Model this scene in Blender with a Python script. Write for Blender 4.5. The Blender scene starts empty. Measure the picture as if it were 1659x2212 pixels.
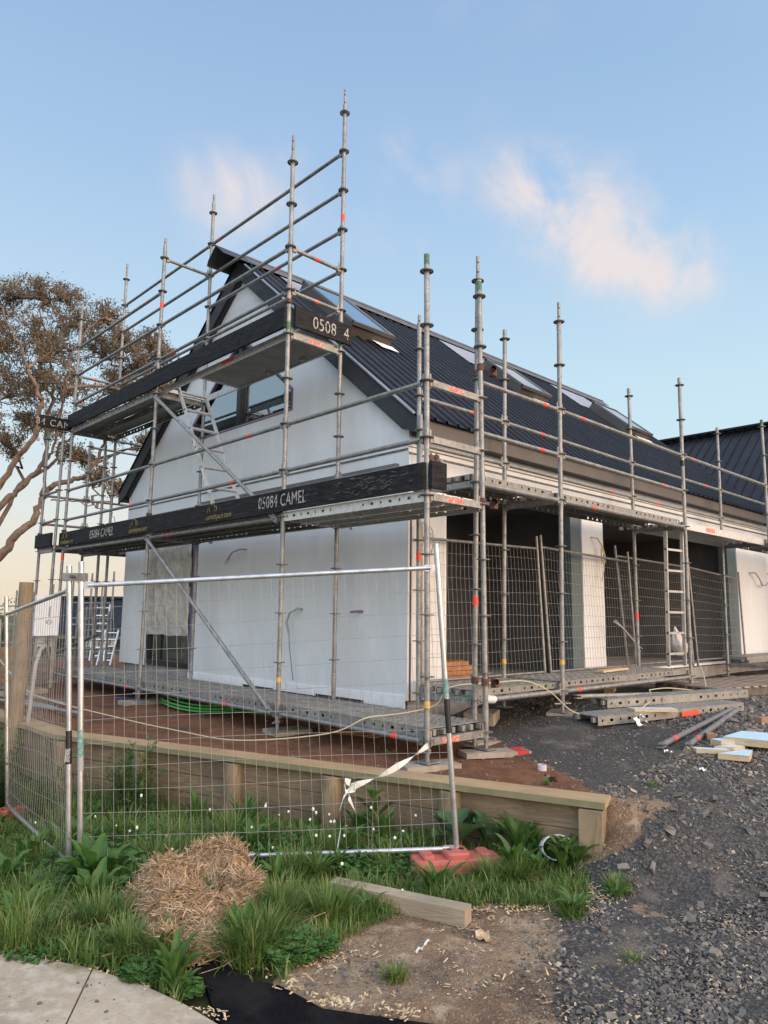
import bpy, math, random
import numpy as np
from math import sin, cos, pi, radians as rad
from mathutils import Vector, Matrix, noise
random.seed(7); RNG = np.random.default_rng(11)
SC = bpy.context.scene; COL = SC.collection

# ------------------------------------------------------------------ camera
CAM = (-4.4018, -4.1182, 0.9964)
YAW, PIT, ROL = rad(46.51), rad(8.069), rad(0.753)
def axes():
    f = Vector((cos(PIT)*cos(YAW), cos(PIT)*sin(YAW), sin(PIT)))
    r = Vector((sin(YAW), -cos(YAW), 0)); u = r.cross(f)
    return r*cos(ROL)+u*sin(ROL), -r*sin(ROL)+u*cos(ROL), f
AR, AU, AF = axes()
cam = bpy.data.cameras.new('camera'); co = bpy.data.objects.new('camera', cam); COL.objects.link(co)
M = Matrix((AR, AU, -AF)).transposed().to_4x4(); M.translation = CAM
co.matrix_world = M
cam.sensor_fit = 'VERTICAL'; cam.sensor_height = 24.0; cam.lens = 24.0*1564.48/2212.0
cam.clip_start = 0.05; cam.clip_end = 2000
SC.camera = co
def skydir(x, y):            # direction of a point of the sky, from its bearing in the photograph
    d = AF + AR*((x-829.5)/1564.48) - AU*((y-1106)/1564.48); d.normalize(); return d

# ------------------------------------------------------------------ light
SC.view_settings.view_transform = 'Standard'; SC.view_settings.look = 'None'
SC.view_settings.exposure = 0.0; SC.view_settings.gamma = 1.0
SUN_AZ, SUN_EL = rad(-78), rad(7)
sun = bpy.data.lights.new('sun', 'SUN'); sun.energy = 0.95; sun.angle = rad(16); sun.color = (1.0, 0.64, 0.36)
so = bpy.data.objects.new('sun', sun); COL.objects.link(so)
sd = Vector((cos(SUN_EL)*cos(SUN_AZ), cos(SUN_EL)*sin(SUN_AZ), sin(SUN_EL)))
so.rotation_euler = (-sd).to_track_quat('-Z', 'Y').to_euler(); so.location = (0, -10, 20)

W = bpy.data.worlds.new('World'); SC.world = W; W.use_nodes = True
def world():
    nt = W.node_tree; nt.nodes.clear(); N = nt.nodes.new; L = nt.links.new
    out = N('ShaderNodeOutputWorld'); bg = N('ShaderNodeBackground'); L(bg.outputs[0], out.inputs[0])
    tc = N('ShaderNodeTexCoord'); D = tc.outputs['Generated']
    sky = N('ShaderNodeTexSky'); sky.sky_type = 'NISHITA'; sky.sun_disc = False
    sky.sun_elevation = SUN_EL; sky.sun_rotation = pi/2-SUN_AZ; sky.altitude = 50; sky.dust_density = 1.0; sky.ozone_density = 2.0
    def math_(op, a, b=None, c=None, clamp=False):
        m = N('ShaderNodeMath'); m.operation = op; m.use_clamp = clamp
        for i, v in enumerate((a, b, c)):
            if v is None: continue
            if isinstance(v, (int, float)): m.inputs[i].default_value = v
            else: L(v, m.inputs[i])
        return m.outputs[0]
    def dot(v):
        m = N('ShaderNodeVectorMath'); m.operation = 'DOT_PRODUCT'; L(D, m.inputs[0]); m.inputs[1].default_value = v
        return m.outputs['Value']
    def mix(f, a, b, mode='MIX'):
        m = N('ShaderNodeMix'); m.data_type = 'RGBA'; m.blend_type = mode
        if isinstance(f, (int, float)): m.inputs[0].default_value = f
        else: L(f, m.inputs[0])
        for i, v in ((6, a), (7, b)):
            if isinstance(v, tuple): m.inputs[i].default_value = (*v, 1)
            else: L(v, m.inputs[i])
        return m.outputs[2]
    sep = N('ShaderNodeSeparateXYZ'); L(D, sep.inputs[0]); z = sep.outputs[2]
    ramp = N('ShaderNodeValToRGB'); L(z, ramp.inputs[0]); r = ramp.color_ramp
    stops = [(0.0, (.95,.80,.60)), (.06, (.94,.84,.70)), (.13, (.84,.88,.85)), (.22, (.72,.87,.95)), (.36, (.58,.79,.97)), (.55, (.42,.62,.90)), (.75, (.31,.48,.78)), (1.0, (.22,.36,.64))]
    r.elements[0].position = 0; r.elements[0].color = (*stops[0][1], 1)
    r.elements[1].position = 1; r.elements[1].color = (*stops[-1][1], 1)
    for p, c in stops[1:-1]:
        e = r.elements.new(p); e.color = (*c, 1)
    # the right of the view is bluer near the horizon than the left
    ramp2 = N('ShaderNodeValToRGB'); L(z, ramp2.inputs[0]); r = ramp2.color_ramp
    r.elements[0].color = (.70,.89,.97,1); r.elements[1].color = (.22,.36,.64,1)
    for p, c in ((.15, (.73,.92,1.0)), (.3, (.64,.86,1.0)), (.5, (.45,.67,.94)), (.75, (.31,.48,.78))):
        e = r.elements.new(p); e.color = (*c, 1)
    az = dot((cos(YAW-rad(60)), sin(YAW-rad(60)), 0))
    mr = N('ShaderNodeMapRange'); mr.interpolation_type = 'SMOOTHSTEP'; L(az, mr.inputs[0]); mr.inputs[1].default_value = .22; mr.inputs[2].default_value = .66
    base = mix(mr.outputs[0], ramp.outputs[0], ramp2.outputs[0])
    nis = mix(1.0, sky.outputs[0], (.12,.12,.12), 'MULTIPLY')
    base = mix(0.12, base, nis)
    # soft pink clouds, each a cluster of soft lobes broken up by noise
    nz = N('ShaderNodeTexNoise'); L(D, nz.inputs[0]); nz.inputs['Scale'].default_value = 8.5; nz.inputs['Detail'].default_value = 7; nz.inputs['Roughness'].default_value = .6; nz.inputs['Distortion'].default_value = .4
    blobs = [(1085,360,48,.7),(1130,420,52,.9),(1190,350,45,.5),(1200,440,70,1),(1280,490,75,1),(1370,540,75,.9),(1450,590,60,.8),(1520,590,45,.55),(1300,590,60,.4),
             (430,385,52,.7),(520,415,60,.75),(600,400,60,.8),(850,335,38,.85),(945,390,36,.75),(870,470,60,.5),(1055,250,30,.3),(1160,30,60,.3),(1000,30,50,.28),(940,540,50,.35),(700,500,80,.3),(430,500,60,.35)]
    acc = None
    for x, y, s, a in blobs:
        v = skydir(x, y); sg = (s*1.0/1564.48)
        k = math_('SUBTRACT', dot(tuple(v)), 1.0); k = math_('MULTIPLY', k, 1/(sg*sg)); e = math_('EXPONENT', k); e = math_('MULTIPLY', e, a)
        acc = e if acc is None else math_('ADD', acc, e)
    n = math_('SUBTRACT', nz.outputs[0], .30); n = math_('MULTIPLY', n, 2.3, clamp=True)
    cl = math_('MULTIPLY', acc, n); 
    m2 = N('ShaderNodeMapRange'); m2.interpolation_type = 'SMOOTHSTEP'; L(cl, m2.inputs[0]); m2.inputs[1].default_value = .04; m2.inputs[2].default_value = 1.25; m2.inputs[4].default_value = .85
    base = mix(m2.outputs[0], base, (.90,.79,.76))
    # low mauve cloud streaks over the left horizon
    mp = N('ShaderNodeMapping'); L(D, mp.inputs[0]); mp.inputs['Scale'].default_value = (2.5,2.5,22)
    n3 = N('ShaderNodeTexNoise'); L(mp.outputs[0], n3.inputs[0]); n3.inputs['Scale'].default_value = 1.5; n3.inputs['Detail'].default_value = 5
    k = math_('SUBTRACT', n3.outputs[0], .5); k = math_('MULTIPLY', k, 4.0, clamp=True)
    lo = N('ShaderNodeMapRange'); L(z, lo.inputs[0]); lo.inputs[1].default_value = .16; lo.inputs[2].default_value = .02
    k = math_('MULTIPLY', k, lo.outputs[0]); k = math_('MULTIPLY', k, .55)
    base = mix(k, base, (.72,.62,.60))
    # afterglow: the sky behind the photographer, where the sun went down, is far brighter
    back = dot((.62*cos(rad(-125)), .62*sin(rad(-125)), .78))
    b1 = N('ShaderNodeMapRange'); b1.interpolation_type = 'SMOOTHSTEP'; L(back, b1.inputs[0]); b1.inputs[1].default_value = .05; b1.inputs[2].default_value = 1.0; b1.inputs[3].default_value = 0; b1.inputs[4].default_value = 1
    glow = mix(b1.outputs[0], (0,0,0), (1.08,1.20,1.36))
    base = mix(1.0, base, glow, 'ADD')
    g2 = dot(tuple(sd)); g2m = N('ShaderNodeMapRange'); g2m.interpolation_type = 'SMOOTHSTEP'; L(g2, g2m.inputs[0]); g2m.inputs[1].default_value = .35; g2m.inputs[2].default_value = 1.0
    glow2 = mix(g2m.outputs[0], (0,0,0), (2.7,1.6,.80))
    base = mix(1.0, base, glow2, 'ADD')
    up = N('ShaderNodeMapRange'); L(z, up.inputs[0]); up.inputs[1].default_value = -.02; up.inputs[2].default_value = 0.0
    base = mix(up.outputs[0], (.07,.07,.065), base)
    L(base, bg.inputs[0]); bg.inputs[1].default_value = 1.0
world()

# ------------------------------------------------------------------ materials
def mat(name, col, rough=.7, metal=0.0, noise_=None, bump=None, alpha=None, trans=None, spec=None, build=None):
    """col: base colour; noise_: list of (scale, colour, low, high, detail[, stretch]) blended over it; bump: (scale, strength, distance)"""
    m = bpy.data.materials.new(name); m.use_nodes = True; nt = m.node_tree; b = nt.nodes['Principled BSDF']
    N = nt.nodes.new; L = nt.links.new
    tc = N('ShaderNodeTexCoord'); P = tc.outputs['Object']
    b.inputs['Roughness'].default_value = rough; b.inputs['Metallic'].default_value = metal
    if spec is not None: b.inputs['Specular IOR Level'].default_value = spec
    cur = None
    b.inputs['Base Color'].default_value = (*col, 1)
    for it in (noise_ or []):
        sc, c2, lo, hi, det = it[:5]; st = it[5] if len(it) > 5 else None
        src = P
        if st:
            mp = N('ShaderNodeMapping'); L(P, mp.inputs[0]); mp.inputs['Scale'].default_value = st; src = mp.outputs[0]
        n = N('ShaderNodeTexNoise'); L(src, n.inputs[0]); n.inputs['Scale'].default_value = sc; n.inputs['Detail'].default_value = det; n.inputs['Roughness'].default_value = .62
        r = N('ShaderNodeMapRange'); L(n.outputs[0], r.inputs[0]); r.inputs[1].default_value = lo; r.inputs[2].default_value = hi
        x = N('ShaderNodeMix'); x.data_type = 'RGBA'; L(r.outputs[0], x.inputs[0])
        if cur is None: x.inputs[6].default_value = (*col, 1)
        else: L(cur, x.inputs[6])
        x.inputs[7].default_value = (*c2, 1); cur = x.outputs[2]
    if cur is not None: L(cur, b.inputs['Base Color'])
    if bump:
        n = N('ShaderNodeTexNoise'); n.inputs['Scale'].default_value = bump[0]; n.inputs['Detail'].default_value = 6; L(P, n.inputs[0])
        bp = N('ShaderNodeBump'); bp.inputs['Strength'].default_value = bump[1]; bp.inputs['Distance'].default_value = bump[2]
        L(n.outputs[0], bp.inputs['Height']); L(bp.outputs[0], b.inputs['Normal'])
    if trans is not None: b.inputs['Transmission Weight'].default_value = trans
    if alpha is not None: b.inputs['Alpha'].default_value = alpha
    if build: build(nt, b, P, cur)
    return m
MT = {}
MT['galv'] = mat('galvanised_steel', (.215,.22,.215), .45, .45, [(9,(.31,.31,.30),.42,.62,6), (34,(.12,.12,.115),.52,.70,5), (5,(.27,.25,.21),.55,.72,4)], (60,.15,.004))
MT['galv_dark'] = mat('weathered_galvanised_steel', (.11,.115,.11), .5, .4, [(12,(.17,.175,.17),.45,.62,6), (40,(.06,.06,.06),.55,.7,5)], (60,.15,.004))
MT['galv_bright'] = mat('bright_zinc_pipe', (.55,.56,.57), .30, .75, [(14,(.40,.41,.42),.45,.65,5), (60,(.68,.68,.67),.6,.75,3)], (50,.1,.003))
MT['alu'] = mat('aluminium', (.62,.62,.60), .38, .55, [(20,(.42,.41,.39),.5,.7,5), (70,(.25,.24,.22),.66,.74,4)])
MT['deckmetal'] = mat('dusty_steel_deck', (.21,.21,.195), .6, .3, [(6,(.30,.29,.26),.4,.65,6), (40,(.12,.12,.115),.55,.7,4)], (80,.3,.004))
MT['rust'] = mat('rusty_coupler_steel', (.16,.07,.045), .8, .2, [(60,(.07,.045,.035),.4,.6,4)])
MT['redtape'] = mat('fluorescent_orange_tape', (.85,.06,.03), .5, 0, [(60,(.65,.10,.07),.5,.7,3)])
MT['pinktape'] = mat('faded_orange_sticker', (.62,.13,.10), .6, 0, [(70,(.6,.55,.5),.55,.6,3)])
MT['greenpaint'] = mat('green_marker_paint', (.05,.16,.075), .6, 0, [(50,(.14,.20,.15),.5,.7,4)])
MT['yellowpaint'] = mat('yellow_marker_paint', (.62,.38,.06), .6, 0, [(50,(.4,.3,.12),.5,.7,4)])
MT['board'] = mat('black_painted_timber', (.010,.010,.012), .7, 0, [(6,(.026,.026,.027),.42,.62,6,(1,1,9)), (14,(.075,.075,.07),.60,.74,7,(1,1,5)), (45,(.14,.14,.13),.68,.74,4,(1,.5,6))], (30,.2,.003), spec=.15)
MT['stencil'] = mat('worn_white_stencil_paint', (.36,.36,.33), .7, 0, [(34,(.035,.035,.035),.50,.60,6)])
MT['yellowink'] = mat('faded_yellow_print', (.30,.24,.07), .7, 0, [(60,(.03,.03,.025),.46,.60,5)])
MT['wall'] = mat('white_fibre_cement_sheet', (.70,.725,.735), .6, 0, [(1.6,(.57,.595,.605),.42,.66,6), (4,(.62,.645,.655),.40,.60,8,(1,1,.15)), (.8,(.64,.66,.66),.5,.6,3), (120,(.62,.645,.655),.5,.7,2)], (90,.10,.002))
MT['walledge'] = mat('white_primer_trim', (.80,.81,.82), .55, 0, [(20,(.7,.71,.72),.5,.7,4)])
MT['jamb'] = mat('blue_grey_coated_steel', (.085,.125,.135), .55, .1, [(3,(.075,.11,.12),.45,.6,5)])
MT['roof'] = mat('dark_slate_roofing_steel', (.013,.014,.019), .45, 0, [(2.5,(.018,.020,.026),.45,.6,5)], spec=.2)
MT['barge'] = mat('charcoal_barge_board', (.034,.039,.046), .6, 0, [(4,(.043,.049,.056),.45,.65,4)], spec=.25)
MT['fascia'] = mat('brown_grey_fascia', (.085,.078,.072), .55, .1, [(4,(.10,.092,.086),.45,.65,4)])
MT['black'] = mat('black_joinery', (.012,.012,.014), .4, 0)
MT['purple'] = mat('purple_sealing_tape', (.15,.10,.20), .55, 0)
MT['concrete'] = mat('cast_concrete', (.30,.295,.28), .9, 0, [(3,(.22,.215,.20),.4,.65,7), (30,(.36,.35,.33),.55,.7,4)], (40,.35,.01))
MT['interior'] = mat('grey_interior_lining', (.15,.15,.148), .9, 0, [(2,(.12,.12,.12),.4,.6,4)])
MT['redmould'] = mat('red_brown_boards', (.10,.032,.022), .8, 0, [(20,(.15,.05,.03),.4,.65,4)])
MT['pine'] = mat('sawn_pine', (.52,.40,.24), .75, 0, [(5,(.42,.31,.18),.45,.62,6,(1,1,8)), (50,(.58,.46,.30),.55,.7,3)], (40,.2,.003))
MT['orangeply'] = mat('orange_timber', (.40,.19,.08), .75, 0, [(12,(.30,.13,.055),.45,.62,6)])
def wood_mat(name, c1, c2, c3, ax=0, rough=.8):
    def bld(nt, b, P, cur):
        N = nt.nodes.new; L = nt.links.new
        at = N('ShaderNodeUVMap')
        mp = N('ShaderNodeMapping'); L(at.outputs[0], mp.inputs[0]); mp.inputs['Scale'].default_value = (1.2, 9, 1)
        n0 = N('ShaderNodeTexNoise'); L(mp.outputs[0], n0.inputs[0]); n0.inputs['Scale'].default_value = 2.2; n0.inputs['Detail'].default_value = 3; n0.inputs['Distortion'].default_value = .8
        w = N('ShaderNodeMath'); w.operation = 'MULTIPLY'; L(n0.outputs[0], w.inputs[0]); w.inputs[1].default_value = 26
        s = N('ShaderNodeMath'); s.operation = 'SINE'; L(w.outputs[0], s.inputs[0])
        r = N('ShaderNodeMapRange'); L(s.outputs[0], r.inputs[0]); r.inputs[1].default_value = -1; r.inputs[2].default_value = 1
        x = N('ShaderNodeMix'); x.data_type = 'RGBA'; L(r.outputs[0], x.inputs[0]); x.inputs[6].default_value = (*c1, 1); x.inputs[7].default_value = (*c2, 1)
        n1 = N('ShaderNodeTexNoise'); L(P, n1.inputs[0]); n1.inputs['Scale'].default_value = 3; n1.inputs['Detail'].default_value = 7
        r1 = N('ShaderNodeMapRange'); L(n1.outputs[0], r1.inputs[0]); r1.inputs[1].default_value = .42; r1.inputs[2].default_value = .68
        y = N('ShaderNodeMix'); y.data_type = 'RGBA'; L(r1.outputs[0], y.inputs[0]); L(x.outputs[2], y.inputs[6]); y.inputs[7].default_value = (*c3, 1)
        L(y.outputs[2], b.inputs['Base Color'])
        bp = N('ShaderNodeBump'); bp.inputs['Strength'].default_value = .25; bp.inputs['Distance'].default_value = .004; L(s.outputs[0], bp.inputs['Height']); L(bp.outputs[0], b.inputs['Normal'])
    return mat(name, c1, rough, build=bld)
MT['wallwood'] = wood_mat('weathered_retaining_timber', (.235,.175,.105), (.175,.125,.075), (.125,.095,.062))
MT['capwood'] = wood_mat('fresh_sawn_capping', (.37,.265,.14), (.33,.23,.12), (.27,.19,.10))
MT['postwood'] = wood_mat('round_timber_post', (.28,.215,.13), (.20,.15,.09), (.15,.12,.08))
MT['beamwood'] = wood_mat('dirty_timber_beam', (.38,.31,.22), (.33,.265,.185), (.23,.19,.14))
MT['greenwood'] = mat('tanalised_edge', (.17,.175,.09), .8, 0, [(6,(.24,.21,.12),.4,.65,5)])
MT['redfoot'] = mat('red_plastic_foot', (.42,.10,.075), .6, 0, [(8,(.34,.11,.085),.42,.65,6), (50,(.30,.16,.12),.58,.72,4)], (25,.2,.004))
MT['tape'] = mat('white_plastic_tape', (.58,.62,.62), .5, 0)
MT['plastic'] = mat('clear_plastic_sheet', (.72,.68,.60), .18, 0, [(5,(.58,.53,.46),.4,.6,5)], (9,1.0,.05), alpha=.66)
MT['bag'] = mat('crumpled_clear_bag', (.62,.60,.60), .3, 0, None, (30,.9,.02), alpha=.75)
def glass_mat(name, tint, alpha):
    m = bpy.data.materials.new(name); m.use_nodes = True; nt = m.node_tree; nt.nodes.clear(); N = nt.nodes.new; L = nt.links.new
    o = N('ShaderNodeOutputMaterial'); g = N('ShaderNodeBsdfGlossy'); g.inputs['Roughness'].default_value = .02; g.inputs[0].default_value = (*tint, 1)
    t = N('ShaderNodeBsdfTransparent'); t.inputs[0].default_value = (.55,.58,.6,1); mx = N('ShaderNodeMixShader'); mx.inputs[0].default_value = alpha
    L(t.outputs[0], mx.inputs[1]); L(g.outputs[0], mx.inputs[2]); L(mx.outputs[0], o.inputs[0]); return m
MT['glass'] = glass_mat('window_glass', (.74,.80,.84), .5)
MT['skyglass'] = glass_mat('skylight_glass', (.80,.85,.88), .9)
MT['flash'] = mat('bare_silver_flashing', (.36,.37,.41), .35, .3, [(3,(.28,.29,.33),.4,.65,4)])
MT['green_hose'] = mat('green_water_pipe', (.05,.30,.055), .4, 0)
MT['cable'] = mat('pale_yellow_cable', (.46,.43,.27), .6, 0)
MT['greyconduit'] = mat('grey_conduit', (.30,.31,.30), .6, 0)
MT['white_pl'] = mat('white_plastic', (.72,.72,.71), .45, 0, [(10,(.6,.6,.58),.5,.7,4)])
MT['bluefoam'] = mat('pale_blue_primed_face', (.42,.60,.68), .6, 0, [(15,(.50,.66,.72),.45,.65,4)])
MT['brick'] = mat('brown_timber_offcut', (.26,.15,.10), .85, 0, [(40,(.33,.20,.14),.4,.65,4)])
MT['greypipe'] = mat('grey_scaffold_tube', (.135,.14,.148), .62, .25, [(25,(.19,.195,.20),.45,.65,5)], (60,.2,.003))
MT['soleboard'] = mat('weathered_sole_board', (.33,.29,.23), .85, 0, [(8,(.24,.21,.165),.42,.62,6,(1,1,1))], (40,.3,.004))
MT['palletwood'] = mat('grey_pallet_timber', (.27,.21,.16), .85, 0, [(9,(.36,.28,.21),.42,.62,6)], (40,.3,.004))
MT['palletdark'] = mat('dark_pallet_timber', (.10,.085,.07), .9, 0, [(9,(.14,.12,.10),.42,.62,6)])
MT['redpaint'] = mat('red_end_paint', (.45,.03,.03), .7, 0, [(30,(.3,.05,.04),.5,.65,4)])
MT['paper'] = mat('white_paper', (.68,.72,.72), .8, 0)
MT['matfabric'] = mat('black_ground_fabric', (.006,.006,.008), 1.0, 0, [(120,(.012,.012,.014),.5,.65,3), (4,(.016,.015,.015),.45,.6,4), (260,(.05,.045,.04),.72,.78,2)], (140,.5,.004), spec=.05)
MT['straw'] = mat('dry_straw', (.37,.27,.165), .8, 0, [(7,(.36,.24,.13),.4,.62,4), (30,(.60,.46,.29),.5,.65,3)])
MT['straw2'] = mat('brown_straw', (.27,.175,.10), .85, 0, [(9,(.20,.125,.07),.4,.62,4)])
MT['straw3'] = mat('bleached_straw', (.56,.45,.30), .8)
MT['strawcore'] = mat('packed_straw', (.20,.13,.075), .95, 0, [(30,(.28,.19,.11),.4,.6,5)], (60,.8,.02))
def leaf(name, c1, c2, sc=9, rough=.55):
    def bld(nt, b, P, cur):
        N = nt.nodes.new; L = nt.links.new; o = nt.nodes['Material Output']
        t = N('ShaderNodeBsdfTranslucent'); L(cur, t.inputs[0]); m = N('ShaderNodeMixShader'); m.inputs[0].default_value = .25
        L(b.outputs[0], m.inputs[1]); L(t.outputs[0], m.inputs[2]); L(m.outputs[0], o.inputs[0])
    return mat(name, c1, rough, 0, [(sc, c2, .38, .64, 4)], spec=.3, build=bld)
MT['grass'] = leaf('grass_blades', (.062,.135,.026), (.12,.20,.042), 3)
MT['grass2'] = leaf('yellow_green_grass_blades', (.16,.23,.055), (.24,.27,.10), 3)
MT['grassdry'] = leaf('dry_grass_blades', (.30,.26,.12), (.20,.20,.08), 5)
MT['dock'] = leaf('broad_dock_leaf', (.050,.125,.024), (.085,.175,.036), 6, .45)
MT['plantain'] = leaf('plantain_leaf', (.060,.130,.030), (.095,.175,.040), 6, .5)
MT['clover'] = leaf('clover_leaf', (.055,.135,.035), (.085,.18,.045), 8, .5)
MT['feather'] = leaf('feathery_weed_leaf', (.045,.095,.028), (.075,.13,.035), 8, .6)
MT['bigleaf'] = leaf('grey_green_gourd_leaf', (.060,.125,.055), (.085,.155,.065), 8, .55)
MT['treeleaf'] = leaf('olive_brown_tree_leaf', (.14,.125,.068), (.19,.145,.085), 1.2, .6)
MT['bark'] = mat('reddish_tree_bark', (.19,.14,.105), .9, 0, [(2.5,(.25,.17,.12),.42,.62,6), (9,(.10,.085,.07),.5,.65,6)], (12,.5,.03))
MT['flower'] = mat('white_clover_flower', (.72,.72,.64), .8, 0)
MT['chip'] = mat('pale_wood_chip', (.58,.47,.30), .85, 0, [(15,(.45,.34,.20),.4,.6,3)])
def stone_mat():
    def bld(nt, b, P, cur):
        N = nt.nodes.new; L = nt.links.new
        a = N('ShaderNodeAttribute'); a.attribute_name = 'tone'
        r = N('ShaderNodeValToRGB'); L(a.outputs['Fac'], r.inputs[0]); e = r.color_ramp
        e.elements[0].color = (.062,.056,.049,1); e.elements[1].color = (.36,.31,.24,1)
        for p, c in ((.3,(.098,.090,.079)),(.55,(.135,.125,.112)),(.75,(.18,.166,.146)),(.86,(.21,.182,.145)),(.93,(.29,.24,.175))):
            k = e.elements.new(p); k.color = (*c, 1)
        L(r.outputs[0], b.inputs['Base Color'])
    return mat('crushed_stone', (.08,.08,.08), .85, build=bld, bump=(80,.3,.004))
MT['stone'] = stone_mat()

# ------------------------------------------------------------------ mesh helpers
class MB:
    def __init__(s): s.v = []; s.f = []; s.m = []; s.uv = {}; s.sm = []
    def add(s, vs, fs, mi=0, smooth=False, uvs=None):
        o = len(s.v); s.v += [tuple(v) for v in vs]
        for k, f in enumerate(fs):
            s.f.append(tuple(i+o for i in f)); s.m.append(mi); s.sm.append(smooth)
            if uvs: s.uv[len(s.f)-1] = uvs[k]
        return s
    def box(s, c, d, R=None, mi=0):
        """axis box centre c, full size d, optional rotation matrix; uv x along the longest edge"""
        hx, hy, hz = d[0]/2, d[1]/2, d[2]/2; R = R or Matrix.Identity(3); c = Vector(c)
        vs = [c + R @ Vector((sx*hx, sy*hy, sz*hz)) for sx in (-1,1) for sy in (-1,1) for sz in (-1,1)]
        fs = [(0,1,3,2),(4,6,7,5),(0,4,5,1),(2,3,7,6),(0,2,6,4),(1,5,7,3)]
        loc = [(sx*hx, sy*hy, sz*hz) for sx in (-1,1) for sy in (-1,1) for sz in (-1,1)]
        ax = max(range(3), key=lambda i: d[i]); oth = [i for i in range(3) if i != ax]; ph = c.x*3.1+c.z*7.7+c.y*1.3
        uvs = []
        for f in fs:
            n = {i for i in range(3) if len({round(loc[k][i], 6) for k in f}) == 1}; a = oth[0] if oth[0] not in n else oth[1]
            uvs.append([(loc[k][ax]+ph, loc[k][a]+ph*.37) for k in f])
        return s.add(vs, fs, mi, False, uvs)
    def obox(s, p0, p1, w, h, up=(0,0,1), mi=0, ext=0):
        """beam from p0 to p1, width w (sideways), height h (along up)"""
        p0, p1 = Vector(p0), Vector(p1); d = p1-p0; L = d.length; d.normalize(); u = Vector(up); sd_ = d.cross(u)
        if sd_.length < 1e-6: sd_ = Vector((1,0,0))
        sd_.normalize(); u = sd_.cross(d)
        R = Matrix((d, sd_, u)).transposed(); return s.box((p0+p1)/2, (L+2*ext, w, h), R, mi)
    def tube(s, p0, p1, r, n=10, r1=None, caps=True, mi=0):
        return s.poly([p0, p1], r if r1 is None else [r, r1], n, caps, mi)
    def poly(s, pts, r, n=8, caps=True, mi=0):
        pts = [Vector(p) for p in pts]; k = len(pts); rr = r if isinstance(r, (list, tuple)) else [r]*k
        t0 = (pts[1]-pts[0]).normalized(); a = Vector((0,0,1)) if abs(t0.z) < .9 else Vector((1,0,0))
        nx = t0.cross(a).normalized(); vs = []
        for i, p in enumerate(pts):
            t = (pts[min(i+1, k-1)]-pts[max(i-1, 0)]).normalized()
            nx = (nx - t*nx.dot(t)).normalized(); ny = t.cross(nx)
            for j in range(n):
                an = 2*pi*j/n; vs.append(p + (nx*cos(an)+ny*sin(an))*rr[i])
        fs = [(i*n+j, i*n+(j+1)%n, (i+1)*n+(j+1)%n, (i+1)*n+j) for i in range(k-1) for j in range(n)]
        s.add(vs, fs, mi, True)
        if caps:
            s.add(vs[:n], [tuple(range(n))[::-1]], mi); s.add(vs[-n:], [tuple(range(n))], mi)
        return s
    def prism(s, poly, axis, a0, a1, mi=0):
        """extrude a polygon given in the two other axes from a0 to a1 along axis"""
        def P(q, a):
            l = list(q); l.insert(axis, a); return l
        n = len(poly); vs = [P(q, a0) for q in poly]+[P(q, a1) for q in poly]
        fs = [tuple(range(n))[::-1], tuple(range(n, 2*n))]+[(i, (i+1)%n, n+(i+1)%n, n+i) for i in range(n)]
        return s.add(vs, fs, mi)
    def quad(s, a, b, c, d, mi=0, smooth=False): return s.add([a, b, c, d], [(0,1,2,3)], mi, smooth)
    def mesh(s, name, mats, org=(0,0,0)):
        me = bpy.data.meshes.new(name); o = Vector(org)
        me.from_pydata([(v[0]-o.x, v[1]-o.y, v[2]-o.z) for v in s.v], [], s.f)
        for m in (mats if isinstance(mats, (list, tuple)) else [mats]): me.materials.append(MT[m] if isinstance(m, str) else m)
        me.polygons.foreach_set('material_index', s.m); me.polygons.foreach_set('use_smooth', s.sm)
        if s.uv:
            ul = me.uv_layers.new(name='UVMap')
            for fi, u in s.uv.items():
                for k, li in enumerate(me.polygons[fi].loop_indices): ul.data[li].uv = u[k]
        me.update(); return me
    def build(s, name, mats, parent=None, label=None, cat=None, group=None, kind=None, fix=True):
        """parts take their parent's world origin; a thing of one mesh gets its origin at its base"""
        if parent is None:
            a = np.array(s.v); org = (float((a[:,0].min()+a[:,0].max())/2), float((a[:,1].min()+a[:,1].max())/2), float(a[:,2].min()))
        else: org = parent['_o']
        me = s.mesh(name, mats, org)
        if fix: fixn(me)
        o = bpy.data.objects.new(name, me); COL.objects.link(o); ORG[o.name] = tuple(org)
        if parent is None: o.location = org
        else: o.parent = parent.o if isinstance(parent, Th) else parent['o']
        props(o, label, cat, group, kind)
        return Th(o, org)
import bmesh
def fixn(me):
    bm = bmesh.new(); bm.from_mesh(me); bmesh.ops.recalc_face_normals(bm, faces=bm.faces); bm.to_mesh(me); bm.free()
ORG = {}
class Th(dict):
    def __init__(s, o, org): s.o = o; s['_o'] = org; s['o'] = o
def props(o, label=None, cat=None, group=None, kind=None):
    if label: o['label'] = label
    if cat: o['category'] = cat
    if group: o['group'] = group
    if kind: o['kind'] = kind
def thing(name, loc, label, cat, group=None):
    o = bpy.data.objects.new(name, None); COL.objects.link(o); o.location = loc; o.empty_display_size = .2
    props(o, label, cat, group); return Th(o, tuple(loc))
def share(name, me, parent, loc, rot=None, label=None):
    """a part that reuses mesh data, placed at world loc"""
    o = bpy.data.objects.new(name, me); COL.objects.link(o); o.parent = parent['o']
    g = parent['_o']; o.location = (loc[0]-g[0], loc[1]-g[1], loc[2]-g[2])
    if rot is not None: o.rotation_euler = rot
    if label: o['label'] = label
    return Th(o, tuple(loc))
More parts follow.
